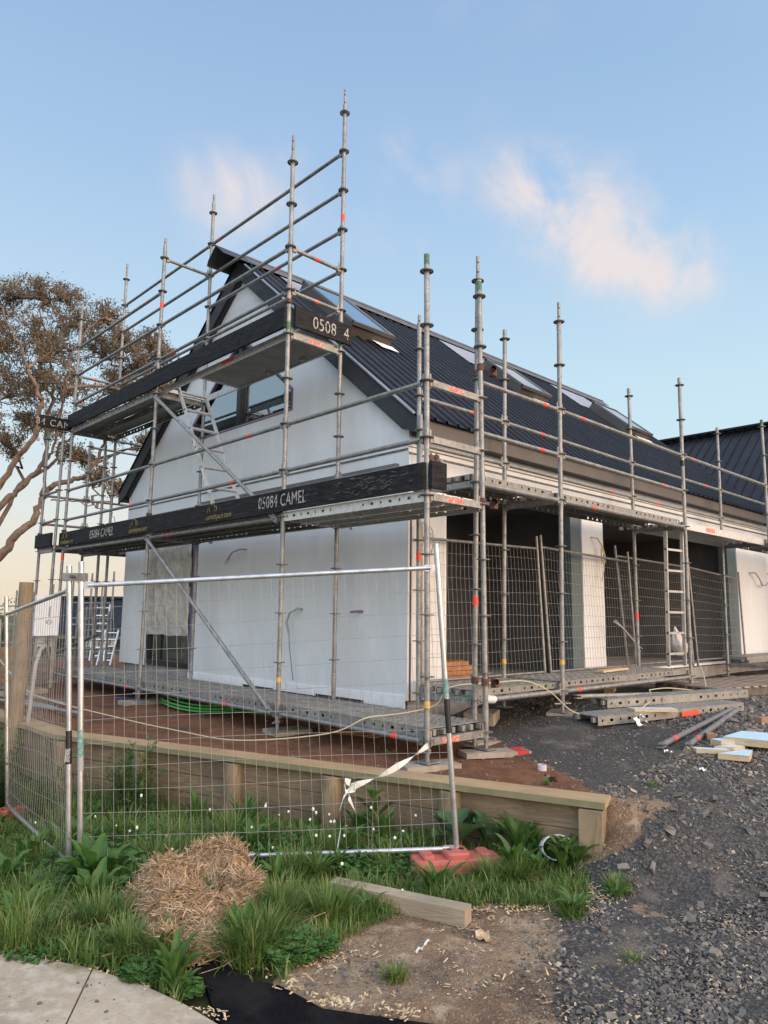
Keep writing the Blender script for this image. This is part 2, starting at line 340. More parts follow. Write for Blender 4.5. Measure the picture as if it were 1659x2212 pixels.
def text_part(s, parent, origin, xdir, updir, size, material, name='lettering', sx=1.0, ext=.0015, spacing=1.0):
    cu = bpy.data.curves.new('t', 'FONT'); cu.body = s; cu.size = size; cu.extrude = ext; cu.space_character = spacing; cu.resolution_u = 3
    to = bpy.data.objects.new('t', cu); COL.objects.link(to); bpy.context.view_layer.update()
    me = bpy.data.meshes.new_from_object(to.evaluated_get(bpy.context.evaluated_depsgraph_get())); bpy.data.objects.remove(to)
    x = Vector(xdir).normalized(); u = Vector(updir); u = (u-x*u.dot(x)).normalized(); n = x.cross(u)
    R = Matrix((x*sx, u, n)).transposed().to_4x4(); R.translation = Vector(origin)-Vector(parent['_o']); me.transform(R)
    me.materials.clear(); me.materials.append(MT[material]); me.name = name
    o = bpy.data.objects.new(name, me); COL.objects.link(o); o.parent = parent['o']; return o
def np_mesh(name, verts, faces_flat, nper, mats, loop_mi=None, smooth=False, attr=None):
    """fast mesh: verts (n,3); faces_flat: flat vertex indices, nper verts per face"""
    me = bpy.data.meshes.new(name); nf = len(faces_flat)//nper
    me.vertices.add(len(verts)); me.vertices.foreach_set('co', np.asarray(verts, np.float32).ravel())
    me.loops.add(len(faces_flat)); me.loops.foreach_set('vertex_index', np.asarray(faces_flat, np.int32))
    me.polygons.add(nf); me.polygons.foreach_set('loop_start', np.arange(0, nf*nper, nper, dtype=np.int32))
    me.polygons.foreach_set('use_smooth', np.full(nf, smooth, bool))
    for m in mats: me.materials.append(MT[m])
    if loop_mi is not None: me.polygons.foreach_set('material_index', np.asarray(loop_mi, np.int32))
    me.update(calc_edges=True); 
    if attr is not None:
        for k, v in attr.items():
            a = me.attributes.new(k, 'FLOAT', 'POINT'); a.data.foreach_set('value', np.asarray(v, np.float32))
    return me
def link(name, me, label=None, cat=None, group=None, kind=None, loc=None, parent=None):
    o = bpy.data.objects.new(name, me); COL.objects.link(o)
    if loc is not None: o.location = loc
    if parent is not None: o.parent = parent['o']
    props(o, label, cat, group, kind); return o

# ------------------------------------------------------------------ terrain

WE=(0.264,-1.47); WC=(-1.47,3.40); WF=(-1.55,6.2)
_l=math.hypot(WC[0]-WE[0],WC[1]-WE[1]); WD=((WC[0]-WE[0])/_l,(WC[1]-WE[1])/_l)
UP=[(-.3,.5,-.22),(0,0,-.22),(0,2,-.23),(0,5,-.21),(0,8.5,-.2),(-1,4,-.22),(-.8,2,-.23),(1,12,-.2),(5,14,-.2),(.75,0,-.2),(.35,-1.2,-.2),
(2.26,.1,0.0),(1.5,.2,-.1),(1.6,-.7,-.13),(2.6,-1,-.08),(3.5,-.3,.03),(5.3,.2,.05),(6.5,-1.5,.02),(8.5,.2,.05),(12,-1,.05),(3,1,.05),(8,1,.0),(10,-4,.0),
(.6,-1.7,-.24),(1,-2.4,-.32),(0,-2.2,-.36),(-.6,-3,-.52),(-1.5,-3.2,-.6),(-2.2,-3.,-.62),(-3,-4,-.62),(-2.5,-4.5,-.62),(-1,-4.5,-.55),(.3,-3.6,-.45),(2,-3,-.25),(3,-5,-.35),(4,-3,-.12),(0,-6,-.6),(-5,-7,-.65)]
def _up(x,y):
    a=b=0.
    for px,py,pz in UP:
        w=1/((x-px)**2+(y-py)**2+.09)**1.6; a+=w*pz; b+=w
    return a/b
def _ss(t): t=min(1,max(0,t)); return t*t*(3-2*t)
def _low(x,y):
    return -.63-.25*min(1.2,max(0,(y+.35)/3.65))+.21*_ss(1.15-math.hypot((x-.22)/.42, (y+1.62)/.42))
def split(x,y):
    """1 = upper ground, 0 = lower ground"""
    dx,dy=x-WE[0],y-WE[1]; t=dx*WD[0]+dy*WD[1]; s=dx*WD[1]-dy*WD[0]  # s>0 = house side
    if y>WC[1]-.0:
        s=x-(WC[0]+(WF[0]-WC[0])*min(1,(y-WC[1])/(WF[1]-WC[1]))); s=max(s, s)
        if y>WF[1]: return _ss((s+.3+(y-WF[1])*.4)/(.6+(y-WF[1])*.8))
        return _ss((s+.13)/.06)
    if t>0: return _ss((s+.13)/.06)
    w=.04-t*.75
    return _ss((s+.10+w)/(2*w))
def height(x,y):
    m=split(x,y); 
    return _up(x,y)*m+_low(x,y)*(1-m)
TE = ([-9,-2.6,-2.34,-2.15,-1.96,-1.69,-1.32,-1.06,-.86,-.56,-.3,-.03,.08,.4,.6], [-1.5,-1.38,-1.3,-1.19,-1.16,-1.13,-1.1,-1.29,-1.46,-1.68,-1.62,-1.42,-1.25,-1.1,2])
def turf_edge(x): return float(np.interp(x, TE[0], TE[1]))
def zones(x, y):
    """share of gravel, red soil and dark turf soil at a place"""
    m = split(x, y)
    # gravel on the upper ground, right of a line near the corner of the scaffold
    e = (x-.40)-.5*(y+1.25) if y < .3 else (x-.95)
    dx, dy = x-WE[0], y-WE[1]; t_ = dx*WD[0]+dy*WD[1]
    if t_ < .25: e = max(e, .25-t_*1.5)
    ge = _ss((e+.12)/.3) * (1 if y < 1.4 else (1 if x > 1.2 else 0))
    # lower: dirt from the mat to the gravel, gravel from there on
    a = ((x+1.75)*.61-(y+2.3)*.91)/1.09
    gl = _ss((a+.15)/.45)
    turf = _ss((y-turf_edge(x))/.12)
    g = ge*m+gl*(1-turf)*(1-m)
    if 12 < x or y > 9 or y < -9 or x < -9: g = .0
    red = m*(1-g)
    # bare brown earth on the bank at the end of the wall, and two patches in the stones
    for cx, cy, r, k in ((.20,-1.55,.22,1.0),(.50,-1.62,.20,.75),(-.35,-2.0,.16,.6),(1.0,-2.05,.12,.5),(.05,-1.42,.2,1)):
        w = k*_ss(1.3-math.hypot(x-cx, y-cy)/r); g *= 1-w
    return g, red*_ss((t_+.1)/.3), (1-m)*turf*(1-g)
MATP = [(-2.62,-.55),(-2.30,-.8),(-2.30,-1.5),(-1.6,-2.5),(-1.6,-4),(-2.75,-4),(-2.75,-1.3)]
def inpoly(x, y, P_):
    c = False; j = len(P_)-1
    for i in range(len(P_)):
        if (P_[i][1] > y) != (P_[j][1] > y) and x < (P_[j][0]-P_[i][0])*(y-P_[i][1])/(P_[j][1]-P_[i][1])+P_[i][0]: c = not c
        j = i
    return c
def build_ground():
    # grid in wall-aligned coordinates: t along the retaining wall, s across it (house side +)
    def ax(segs):
        out = []
        for a, b, d in segs: out += list(np.arange(a, b, d))
        return out+[segs[-1][1]]
    ts = ax([(-400,-60,40),(-60,-12,6),(-12,-6,.5),(-6,-3.2,.12),(-3.2,7.5,.05),(7.5,12,.5),(12,60,6),(60,400,40)])
    ss_ = ax([(-400,-60,40),(-60,-12,6),(-12,-5,.5),(-5,-.5,.055),(-.5,-.16,.04),(-.16,-.10,.02),(-.10,2.5,.055),(2.5,5,.12),(5,16,.6),(16,60,6),(60,400,40)])
    V = []; G = []; Rd = []; T = []
    for t in ts:
        for s in ss_:
            x = WE[0]+WD[0]*t+WD[1]*s; y = WE[1]+WD[1]*t-WD[0]*s
            far = abs(t) > 13 or abs(s) > 17
            if far:
                z = -.25 if s > 0 else -.63
                d = math.hypot(x, y); z -= .012*max(0, d-20)*(1 if d < 200 else 0)+(0 if d < 200 else .012*180)
                g = r_ = 0; tf = 1
            else:
                z = height(x, y); g, r_, tf = zones(x, y)
                n = noise.noise(Vector((x*2.2, y*2.2, 0)))*.022 + noise.noise(Vector((x*8, y*8, 3)))*.010 + noise.noise(Vector((x*23, y*23, 5)))*.004
                if not (-.2 < s < .0): z += n
                if (x < -2.35 and y < .3) or inpoly(x, y, MATP): z = min(z, -.655 if x < np.interp(y, [-6,-1.42,-1.2,-.95,-.62,-.42,-.2,.35,1.6], [-2.55,-2.72,-2.745,-2.8,-2.92,-3.03,-3.16,-3.42,-3.9]) or inpoly(x, y, MATP) else -.635)
            V.append((x, y, z)); G.append(g); Rd.append(r_); T.append(tf)
    nt_, ns = len(ts), len(ss_)
    idx = np.arange(nt_*ns).reshape(nt_, ns)
    F = np.stack([idx[:-1,:-1], idx[1:,:-1], idx[1:,1:], idx[:-1,1:]], -1).reshape(-1, 4)
    # leave the footprint of the path and of the house out of nothing: one sheet
    me = np_mesh('ground', V, F[:, ::-1].ravel() if False else F.ravel(), 4, ['ground'], smooth=True, attr={'gravel': G, 'redsoil': Rd, 'turf': T})
    fixn(me)
    if me.polygons[0].normal.z < 0: me.flip_normals()
    return link('ground', me, kind='structure')
def ground_mat():
    m = bpy.data.materials.new('ground_soil_and_gravel'); m.use_nodes = True; nt = m.node_tree; b = nt.nodes['Principled BSDF']; N = nt.nodes.new; L = nt.links.new
    b.inputs['Roughness'].default_value = .95; b.inputs['Specular IOR Level'].default_value = .2
    P = N('ShaderNodeTexCoord').outputs['Object']
    def ns(sc, det=6, rough=.6):
        n = N('ShaderNodeTexNoise'); L(P, n.inputs[0]); n.inputs['Scale'].default_value = sc; n.inputs['Detail'].default_value = det; n.inputs['Roughness'].default_value = rough; return n.outputs[0]
    def mr(v, a, c, lo=0, hi=1):
        r = N('ShaderNodeMapRange'); L(v, r.inputs[0]); r.inputs[1].default_value = a; r.inputs[2].default_value = c; r.inputs[3].default_value = lo; r.inputs[4].default_value = hi; return r.outputs[0]
    def mix(f, a, c):
        x = N('ShaderNodeMix'); x.data_type = 'RGBA'; L(f, x.inputs[0])
        for i, v in ((6, a), (7, c)):
            if isinstance(v, tuple): x.inputs[i].default_value = (*v, 1)
            else: L(v, x.inputs[i])
        return x.outputs[2]
    def att(n):
        a = N('ShaderNodeAttribute'); a.attribute_name = n; return a.outputs['Fac']
    def add(a, c):
        x = N('ShaderNodeMath'); x.operation = 'ADD'; L(a, x.inputs[0]); L(c, x.inputs[1]); return x.outputs[0]
    big, mid, fine = ns(1.3, 5), ns(7, 6), ns(45, 8, .75)
    dirt = mix(mr(big, .4, .62), (.17,.105,.062), (.27,.195,.125)); dirt = mix(mr(mid, .5, .66), dirt, (.36,.27,.18)); dirt = mix(mr(fine, .52, .66), dirt, (.075,.06,.05)); dirt = mix(mr(ns(2.3, 4), .56, .7), dirt, (.125,.085,.06)); dirt = mix(mr(ns(110, 2), .60, .68), dirt, (.42,.36,.27))
    red = mix(mr(mid, .42, .62), (.145,.064,.034), (.195,.098,.056)); red = mix(mr(big, .5, .66), red, (.085,.045,.030)); red = mix(mr(fine, .56, .68), red, (.045,.028,.02)); red = mix(mr(ns(90, 2), .70, .74), red, (.33,.28,.22))
    vor = N('ShaderNodeTexVoronoi'); L(P, vor.inputs[0]); vor.inputs['Scale'].default_value = 55
    gr = mix(mr(fine, .4, .66), (.062,.060,.056), (.15,.142,.13)); gr = mix(mr(vor.outputs['Distance'], .25, .7, 0, .8), gr, (.034,.034,.034)); gr = mix(mr(ns(3, 5), .56, .7, 0, .6), gr, (.20,.165,.125))
    turf = mix(mr(mid, .4, .6), (.03,.032,.016), (.055,.06,.024))
    def edge(a): return mr(add(a, mr(mid, .3, .7, -.32, .32)), .42, .58)
    c = mix(edge(att('redsoil')), dirt, red); c = mix(edge(att('turf')), c, turf); c = mix(edge(att('gravel')), c, gr)
    L(c, b.inputs['Base Color'])
    bp = N('ShaderNodeBump'); bp.inputs['Strength'].default_value = .7; bp.inputs['Distance'].default_value = .02
    h = add(fine, mr(vor.outputs['Distance'], 0, .8, 0, .4)); L(h, bp.inputs['Height']); L(bp.outputs[0], b.inputs['Normal'])
    MT['ground'] = m
ground_mat(); build_ground()
def concrete_path():
    # footpath slabs, bottom left, with one control joint
    m = mat('footpath_concrete', (.38,.32,.235), .9, 0, [(2.2,(.29,.24,.17),.42,.66,6), (14,(.44,.385,.30),.45,.65,6), (70,(.22,.185,.14),.58,.72,3)], (90,.25,.004)); MT['path'] = m
    e = [(-3.9,1.6),(-3.42,.35),(-3.16,-.2),(-3.03,-.42),(-2.92,-.62),(-2.80,-.95),(-2.745,-1.2),(-2.72,-1.42),(-2.66,-1.7),(-2.6,-2.2),(-2.55,-3),(-2.5,-6)]
    z1 = -.608; b = MB()
    # joint crosses the path between these two points of its edge
    J0, J1 = Vector((-2.90,-.66)), Vector((-3.32,-1.28)); dj = (J1-J0).normalized(); far = J0+dj*6
    nrm = Vector((-dj.y, dj.x))*.006
    upper = [p for p in e if (Vector(p)-J0).dot(Vector((-dj.y, dj.x))) < 0 and p[1] > -.64]; lower = [p for p in e if p not in upper]
    for pts, sgn in ((upper, 1), (lower, -1)):
        if sgn == 1: poly = [*pts, tuple(J0+Vector((0, .012))), tuple(far+Vector((-.01,.01))), (-12, 1.6)]
        else: poly = [tuple(J0-Vector((0,.002))), *pts, (-12,-6), tuple(far)]
        b.prism(poly, 2, z1-.12, z1)
    return b.build('footpath', 'path', kind='structure')
concrete_path()

# ------------------------------------------------------------------ house
XG, YW = 1.05, 1.25             # gable plane, side-wall plane
RZ, RY, RS, RYR = 3.13, 1.08, .84, 4.72   # eave height / eave y / slope / ridge y
RX0, RX1 = .93, 11.3
def rz(y): return RZ+RS*((y if y <= RYR else 2*RYR-y)-RY)
YL = 8.19
def house():
    H = thing('house', (XG, YW, 0), 'white house with a steep charcoal roof and three skylights, unfinished, ringed by scaffolding', 'house')
    zt = 2.94
    b = MB(); T = .12
    # gable wall around two window openings (upper pentagon window, lower tall window)
    wy0, wy1, wz0 = 3.42, 6.0, 3.66
    def wz1(y): return 3.92+RS*((y-wy0) if y < 4.71 else (wy1-y))
    def zr(y): return rz(y)-.30+.12   # wall top hidden behind the barge board
    zb = .12
    def col(y0, y1, za, zc, n=1):  # strip with sloping top
        b.prism([(y0, za(y0)), (y1, za(y1)), (y1, zc(y1)), (y0, zc(y0))], 0, XG, XG+T)
    k = lambda v: (lambda y: v)
    col(YW, wy0, k(zb), zr); col(wy1, YL, k(2.25), zr)
    col(wy0, 4.71, k(zb), k(wz0)); col(4.71, wy1, k(2.25 if False else zb), k(wz0)) if False else None
    col(wy0, 4.71, wz1, zr); col(4.71, 4.72, wz1, zr); col(4.72, wy1, wz1, zr)
    col(4.71, 5.80, k(zb-.04), k(wz0)); col(5.80, wy1, k(2.25), k(wz0))
    col(7.25, YL, k(zb+.02), k(2.25))
    wall = b.build('gable_wall', 'wall', H)
    # skirting boards and primer strip along the foot of the gable wall, flashing line at eaves height
    b = MB()
    segs = [(1.27,1.9,.07,.20),(1.9,2.75,.10,.19),(2.75,3.6,.075,.185),(3.6,4.3,.09,.175),(4.3,5.78,.06,.16)]
    for y0, y1, z0, z1 in segs: b.box((XG-.008, (y0+y1)/2, (z0+z1)/2-.03), (.016, y1-y0-.006, z1-z0))
    b.build('base_batten', 'walledge', H)
    b = MB()
    for y0, y1 in ((1.26,5.0),(5.02,8.17)):
        b.box((XG-.004, (y0+y1)/2, 2.86), (.008, y1-y0, .012)); b.box((XG-.006, (y0+y1)/2, 2.775), (.012, y1-y0, .02))
    b.build('drip_flashing', 'galv_dark', H)
    b = MB()
    for y in (2.35, 4.15, 6.95, 7.6): b.box((XG-.0012, y, 1.6), (.0024, .006, 2.9 if y < 7 else 1.2))
    b.build('sheet_joint', mat('sheet_joint_grey', (.56,.57,.58), .8), H)  # thin grey strips over the joints between wall sheets
    # side wall: pillars and the band over the openings
    b = MB()
    def wallbox(x0, x1, z0, z1): b.box(((x0+x1)/2, YW+T/2, (z0+z1)/2), (x1-x0, T, z1-z0))
    wallbox(XG+T+.002, 1.635, .12, 2.40); wallbox(4.49, 5.03, .22, 2.40); wallbox(9.97, 12.6, .22, 2.40)
    b.box(((XG+T+.002+12.6)/2, YW+T/2, 2.672), (12.6-XG-T-.002, T, .54))
    b.build('side_wall', 'wall', H)
    b = MB()
    for z in (2.86, 2.80): b.box((6.8, YW-.004, z), (11.5, .008, .012))
    b.box((6.8, YW-.006, 2.73), (11.5, .012, .02))
    b.build('drip_flashing', 'galv_dark', H)
    b = MB()
    for x in (3.4, 6.0, 8.6): b.box((x, YW-.0012, 2.67), (.006, .0024, .5))
    b.build('sheet_joint', 'sheet_joint_grey' if 'sheet_joint_grey' in MT else bpy.data.materials['sheet_joint_grey'], H)
    b = MB(); b.box((XG+.035, YW-.006, 1.08), (.016, .010, 1.94)); b.build('corner_flashing', 'rust', H)
    b = MB(); b.box((XG+.08, YW-.003, 1.53), (.07, .004, 2.75)); b.build('corner_strip', 'wall', H)
    for x0, x1 in ((4.23,4.487),(9.57,9.967)):
        b = MB(); b.box(((x0+x1)/2, YW+.10, 1.41), (x1-x0, .16, 2.5)); b.build('door_jamb', 'jamb', H)
    b = MB(); b.box((1.65, YW+.10, 1.31), (.026, .19, 2.16)); b.build('opening_trim', 'walledge', H); b = MB(); b.box((5.045, YW+.10, 1.31), (.026, .19, 2.16)); b.build('opening_trim', 'walledge', H)
    b = MB(); b.box((1.6, YW-.006, 2.40), (.5, .014, .03)); b.build('purple_flashing', 'purple', H)
    # foundation and floor
    b = MB(); b.box((6.85, (1.30+8.15)/2, -.12), (12.6-1.12, 6.85, .46+.16))
    b.build('foundation', 'concrete', H)
    b = MB(); b.box((6.85, 4.72, .20), (11.36, 6.7, .02)); b.build('floor', mat('dusty_concrete_floor', (.27,.25,.22), .9, 0, [(2,(.33,.31,.27),.45,.6,6)]), H)
    b = MB(); b.box((2.93, YW+.09, .225), (2.5, .12, .03)); b.box((7.3, YW+.09, .225), (4.4, .12, .03)); b.build('threshold', 'walledge', H)
    # inside walls
    b = MB()
    b.box((1.50, 4.7, 1.4), (.08, 6.6, 2.5)); b.box((3.3, 3.35, 1.4), (3.3, .1, 2.5)); b.box((4.95, 2.7, 1.4), (.12, 2.4, 2.5)); b.box((6.8, 5.8, 1.4), (3.6, .1, 2.5)); b.box((9.9, 3.3, 1.4), (.12, 3.6, 2.5))
    b.box((6.0, 3.5, 2.60), (10, 4.2, .06)); b.box((11.3, 4.7, 1.2), (.1, 6.7, 2.3)); b.box((6.8, 8.1, 1.5), (11.4, .1, 2.8))
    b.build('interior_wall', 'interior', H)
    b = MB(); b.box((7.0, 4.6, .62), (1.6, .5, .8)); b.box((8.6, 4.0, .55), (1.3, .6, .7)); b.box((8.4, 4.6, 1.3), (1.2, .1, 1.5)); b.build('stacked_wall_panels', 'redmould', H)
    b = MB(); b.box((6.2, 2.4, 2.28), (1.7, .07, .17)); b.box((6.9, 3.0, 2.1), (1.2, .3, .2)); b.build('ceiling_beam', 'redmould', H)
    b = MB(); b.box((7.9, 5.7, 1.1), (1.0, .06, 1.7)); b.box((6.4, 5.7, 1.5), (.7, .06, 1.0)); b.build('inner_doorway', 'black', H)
    # ---- roof: two ribbed slopes
    def slope(side):
        b = MB(); n = .19; prof = []
        x = RX0
        while x < RX1-.01:
            prof += [(x, 0), (x+.075, 0), (x+.086, .032), (x+.110, .032), (x+.125, 0)]; x += n
        prof.append((RX1, 0))
        ys = [RY-.06, RYR]; nv = len(prof); vs = []
        for y in ys:
            for px_, h in prof:
                yy = y if side == 0 else 2*RYR-y; vs.append((px_, yy, rz(yy if side == 0 else yy)+h+.0))
        fs = [(i, i+1, nv+i+1, nv+i) for i in range(nv-1)]
        b.add(vs, fs)
        # soffit sheet just below, closes the roof from underneath
        ya, yb = (RY-.05, RYR) if side == 0 else (2*RYR-RY+.05, RYR)
        za, zc = rz(RY)-.06, rz(RYR)-.03
        b.add([(RX0, ya, za), (RX1, ya, za), (RX1, yb, zc), (RX0, yb, zc)], [(0,1,2,3)])
        return b
    b = slope(0)          # with fixing screws in rows across the sheets
    for yy in (1.35, 1.95, 2.6, 3.3, 3.95, 4.5):
        x = RX0+.1
        while x < RX1:
            b.box((x, yy, rz(yy)+.034), (.014, .014, .014), mi=1); x += .19
    b.build('roof_slope', ['roof', 'black'], H, fix=False); slope(1).build('roof_slope', 'roof', H, fix=False)
    b = MB()
    for sg in (-1, 1):
        pts = [(RYR, 0.075), (RYR+sg*.16, -.065), (RYR+sg*.16, -.085), (RYR, .055)]
        b.prism([(y, rz(RYR)+h) for y, h in pts], 0, RX0+.08, RX1+.05)
    b.tube((RX0+.08, RYR, rz(RYR)+.075), (RX1+.05, RYR, rz(RYR)+.075), .022, 8)
    b.build('ridge_cap', mat('ridge_flashing_steel', (.09,.095,.11), .4, .3, [(6,(.13,.135,.15),.45,.65,4)]), H)
    # loose folded flashing sticking out past the apex
    b = MB(); x0, x1 = .56, 1.2; zc = rz(RYR)-.01
    sec = [(RYR-.24, zc-.13), (RYR-.22, zc-.11), (RYR, zc+.08), (RYR+.20, zc-.09), (RYR+.23, zc-.17), (RYR+.218, zc-.175), (RYR+.19, zc-.10), (RYR, zc+.068), (RYR-.22, zc-.122)]
    b.prism(sec, 0, x0, x1); b.build('apex_flashing', mat('charcoal_folded_flashing', (.030,.034,.034), .5, .2), H)
    # barge boards of the gable
    b = MB(); w = .28
    for sgn in (0, 1):
        f = (lambda y: y) if sgn == 0 else (lambda y: 2*RYR-y)
        poly = [(f(RY-.04), rz(RY-.04)+.0), (f(RYR), rz(RYR)-.01), (f(RYR), rz(RYR)-.01-w), (f(RY-.04+.0), rz(RY)-.16)]
        poly = [(f(RY-.06), rz(RY-.06)-.02), (f(RYR), rz(RYR)-.02), (f(RYR), rz(RYR)-.02-w), (f(RY+.20), rz(RY+.20)-w-.02), (f(RY-.06), rz(RY-.06)-.19)]
        b.prism(poly, 0, XG-.10, XG-.07)
    b.build('barge_board', 'barge', H)
    b = MB()
    for sgn in (0, 1):
        f = (lambda y: y) if sgn == 0 else (lambda y: 2*RYR-y)
        for ya, yb, zo in ((RY-.06, RYR, -.35),):
            b.prism([(f(ya+.28), rz(ya+.28)-.29), (f(yb), rz(yb)-.29), (f(yb), rz(yb)-.32), (f(ya+.28), rz(ya+.28)-.32)], 0, XG-.066, XG-.002)
    b.build('barge_soffit_shadow', 'black', H)  # soffit strip in black, painting the shadow gap below the barge boards
    b = MB(); f = lambda y: y
    b.prism([(RY-.02, rz(RY-.02)+.012), (RYR-.2, rz(RYR-.2)+.012), (RYR-.2, rz(RYR-.2)-.012), (RY-.02, rz(RY-.02)-.012)], 0, XG-.135, XG-.102)
    b.build('roof_underlay_edge', 'flash', H)
    # fascia board under the eaves
    b = MB(); b.prism([(RY-.02, rz(RY)-.03), (RY+.01, rz(RY)-.03), (RY+.01, 2.915), (RY-.02, 2.915)], 0, XG-.06, 12.45); b.build('fascia', 'fascia', H)
    b = MB(); b.box(((XG+12.4)/2, (RY+YW)/2, 2.925), (11.3, YW-RY-.03, .012)); b.build('soffit', 'barge', H)
    b = MB(); b.prism([(2*RYR-RY+.02, rz(RY)-.03), (2*RYR-RY-.01, rz(RY)-.03), (2*RYR-RY-.01, 2.915), (2*RYR-RY+.02, 2.915)], 0, XG-.06, RX1); b.build('fascia', 'fascia', H)
    # rear wall
    b = MB(); b.box((6.9, YL-.055, 1.5), (11.4, .1, 3.0)); b.build('rear_wall', 'wall', H)
    # verge at the far end of this roof
    b = MB(); b.prism([(RY, rz(RY)), (RYR, rz(RYR)), (RYR, rz(RYR)-.3), (RY, rz(RY)-.3)], 0, RX1, RX1+.03); b.prism([(2*RYR-RY, rz(RY)), (RYR, rz(RYR)), (RYR, rz(RYR)-.3), (2*RYR-RY, rz(RY)-.3)], 0, RX1, RX1+.03)
    b.build('verge_board', 'barge', H)
    # ---- skylights
    def up(x, y, h): return (x, y-h*RS/math.hypot(1, RS)*0-h*.643, rz(y)+h*.766)
    def skylight(x0, x1, y0, y1, tx0):
        h = .17; o = MB()
        fr = .06
        def bar(a, c, w=.06): o.obox(a, c, w, .05, up=(0,-.643,.766))
        P = lambda x, y, hh=h: up(x, y, hh)
        # kerb
        k = MB()
        for a, c in (((x0,y0),(x1,y0)), ((x1,y0),(x1,y1)), ((x1,y1),(x0,y1)), ((x0,y1),(x0,y0))):
            k.add([P(*a,0), P(*c,0), P(*c,h-.02), P(*a,h-.02)], [(0,1,2,3)])
        s = k.build('skylight_kerb', 'fascia', H, 'dark kerb holding a skylight pane')
        bar(P(x0,y0), P(x1,y0)); bar(P(x0,y1), P(x1,y1)); bar(P(x0+.03,y0), P(x0+.03,y1)); bar(P(x1-.03,y0), P(x1-.03,y1))
        o.build('skylight_frame', mat('skylight_frame_grey', (.12,.125,.13), .45, .2) if 'skf' not in MT else MT['skf'], s)
        g = MB(); g.add([P(x0+.05,y0+.04,h+.012), P(x1-.05,y0+.04,h+.012), P(x1-.05,y1-.04,h+.012), P(x0+.05,y1-.04,h+.012)], [(0,1,2,3)]); g.build('pane', 'skyglass', s)
        t = MB(); t.add([up(tx0,y1-.02,.03), up(x1+.02,y1-.02,.03), up(x1+.02,RYR-.2,.03), up(tx0,RYR-.2,.03)], [(0,1,2,3)]); t.build('back_flashing', 'flash', s)
        a = MB(); a.add([up(x0+.5,y0-.13,.03), up(x1+.08,y0-.12,.03), up(x1+.03,y0-.01,.04), up(x0+.4,y0-.01,.04)], [(0,1,2,3)]); a.build('apron_flashing', 'walledge', s)
    skylight(1.62, 2.38, 2.98, 4.12, 1.55)
    skylight(5.45, 6.3, 3.0, 3.80, 5.1)
    skylight(9.1, 10.1, 3.0, 3.80, 8.72)
    # ---- upper window
    b = MB(); x = XG+.02; pts = [(wy0,wz0),(wy1,wz0),(wy1,3.92),(4.71,wz1(4.71)),(wy0,3.92)]
    def ring(b, pts, w, xa, xb):
        n = len(pts); cy = sum(p[0] for p in pts)/n; cz = sum(p[1] for p in pts)/n
        for i in range(n):
            p, q = pts[i], pts[(i+1)%n]; pi_ = [(a[0]+(cy-a[0])*w/abs(1.3), a[1]+(cz-a[1])*w/.6) for a in (p, q)]
            b.prism([p, q, pi_[1], pi_[0]], 0, xa, xb)
    ring(b, pts, .05, XG+.012, XG+.09); b.box((XG+.05, 4.735, 4.3), (.09, .09, 1.28))
    wd = b.build('upper_window', 'black', H, 'black framed pentagon window in the gable, edged with purple tape')
    g = MB(); g.add([(XG+.055, p[0], p[1]) for p in pts], [(0,1,2,3,4)]); g.build('pane', 'glass', wd)
    b = MB(); ring(b, [(wy0-.03,wz0-.03),(wy1+.03,wz0-.03),(wy1+.03,3.93),(4.71,wz1(4.71)+.03),(wy0-.03,3.93)], .035, XG-.004, XG+.012); b.build('sealing_tape', 'purple', wd)
    # loft box behind the window
    b = MB(); b.box((2.6, 4.71, 3.55), (2.8, 4.0, .08)); b.build('loft_floor', 'interior', H); b = MB(); b.prism([(3.2,3.6),(6.2,3.6),(6.2,4.45),(4.71,5.6),(3.2,4.35)], 0, 3.6, 3.66); b.build('loft_partition', 'interior', H)
    # ---- lower window with plastic over its upper part
    b = MB(); y0, y1, z0, z1 = 5.80, 7.25, .16, 2.25
    b.box((XG+.06, (y0+y1)/2, z0+.04), (.10, y1-y0, .08)); b.box((XG+.06, (y0+y1)/2, z1-.04), (.10, y1-y0, .08)); b.box((XG+.06, y0+.03, (z0+z1)/2), (.10, .06, z1-z0)); b.box((XG+.06, y1-.03, (z0+z1)/2), (.10, .06, z1-z0))
    b.box((XG+.05, (y0+y1)/2, 1.42), (.05, y1-y0-.1, .07))
    wd = b.build('lower_window', 'black', H, 'tall black framed ground floor window half covered by clear plastic')
    g = MB(); g.add([(XG+.06, y0, z0), (XG+.06, y1, z0), (XG+.06, y1, z1), (XG+.06, y0, z1)], [(0,1,2,3)]); g.build('pane', 'glass', wd)
    b = MB(); b.box((XG-.004, y0-.02, 1.1), (.008, .05, 2.1)); b.build('sealing_tape', 'purple', wd)
    n = 26; b = MB(); vs = []
    for i in range(n+1):
        for j in range(n+1):
            y = y0+.02+(y1-y0-.0)*i/n; z = .64+(z1-.64)*j/n
            q = Vector((y*5, z*4, 1)); d = noise.noise(q)*.05+noise.noise(Vector((y*14+z*3,z*5,3)))*.022
            vs.append((XG-.022-abs(d), y, z+(noise.noise(Vector((y*4,9,9)))*.03 if j == 0 else 0)))
    b.add(vs, [(i*(n+1)+j, (i+1)*(n+1)+j, (i+1)*(n+1)+j+1, i*(n+1)+j+1) for i in range(n) for j in range(n)], 0, True)
    b.build('plastic_sheet', 'plastic', wd, fix=False)
    b = MB(); b.box((XG+.40, 6.35, .42), (.04, .60, .62)); b.box((XG+.5, 6.9, .3), (.3, .5, .1)); b.build('timber_frame_inside', 'pine', H)
    # service cables poking out of the walls
    def cab(name, pts, r, m): 
        b = MB(); b.poly(pts, r, 6); b.build(name, m, H)
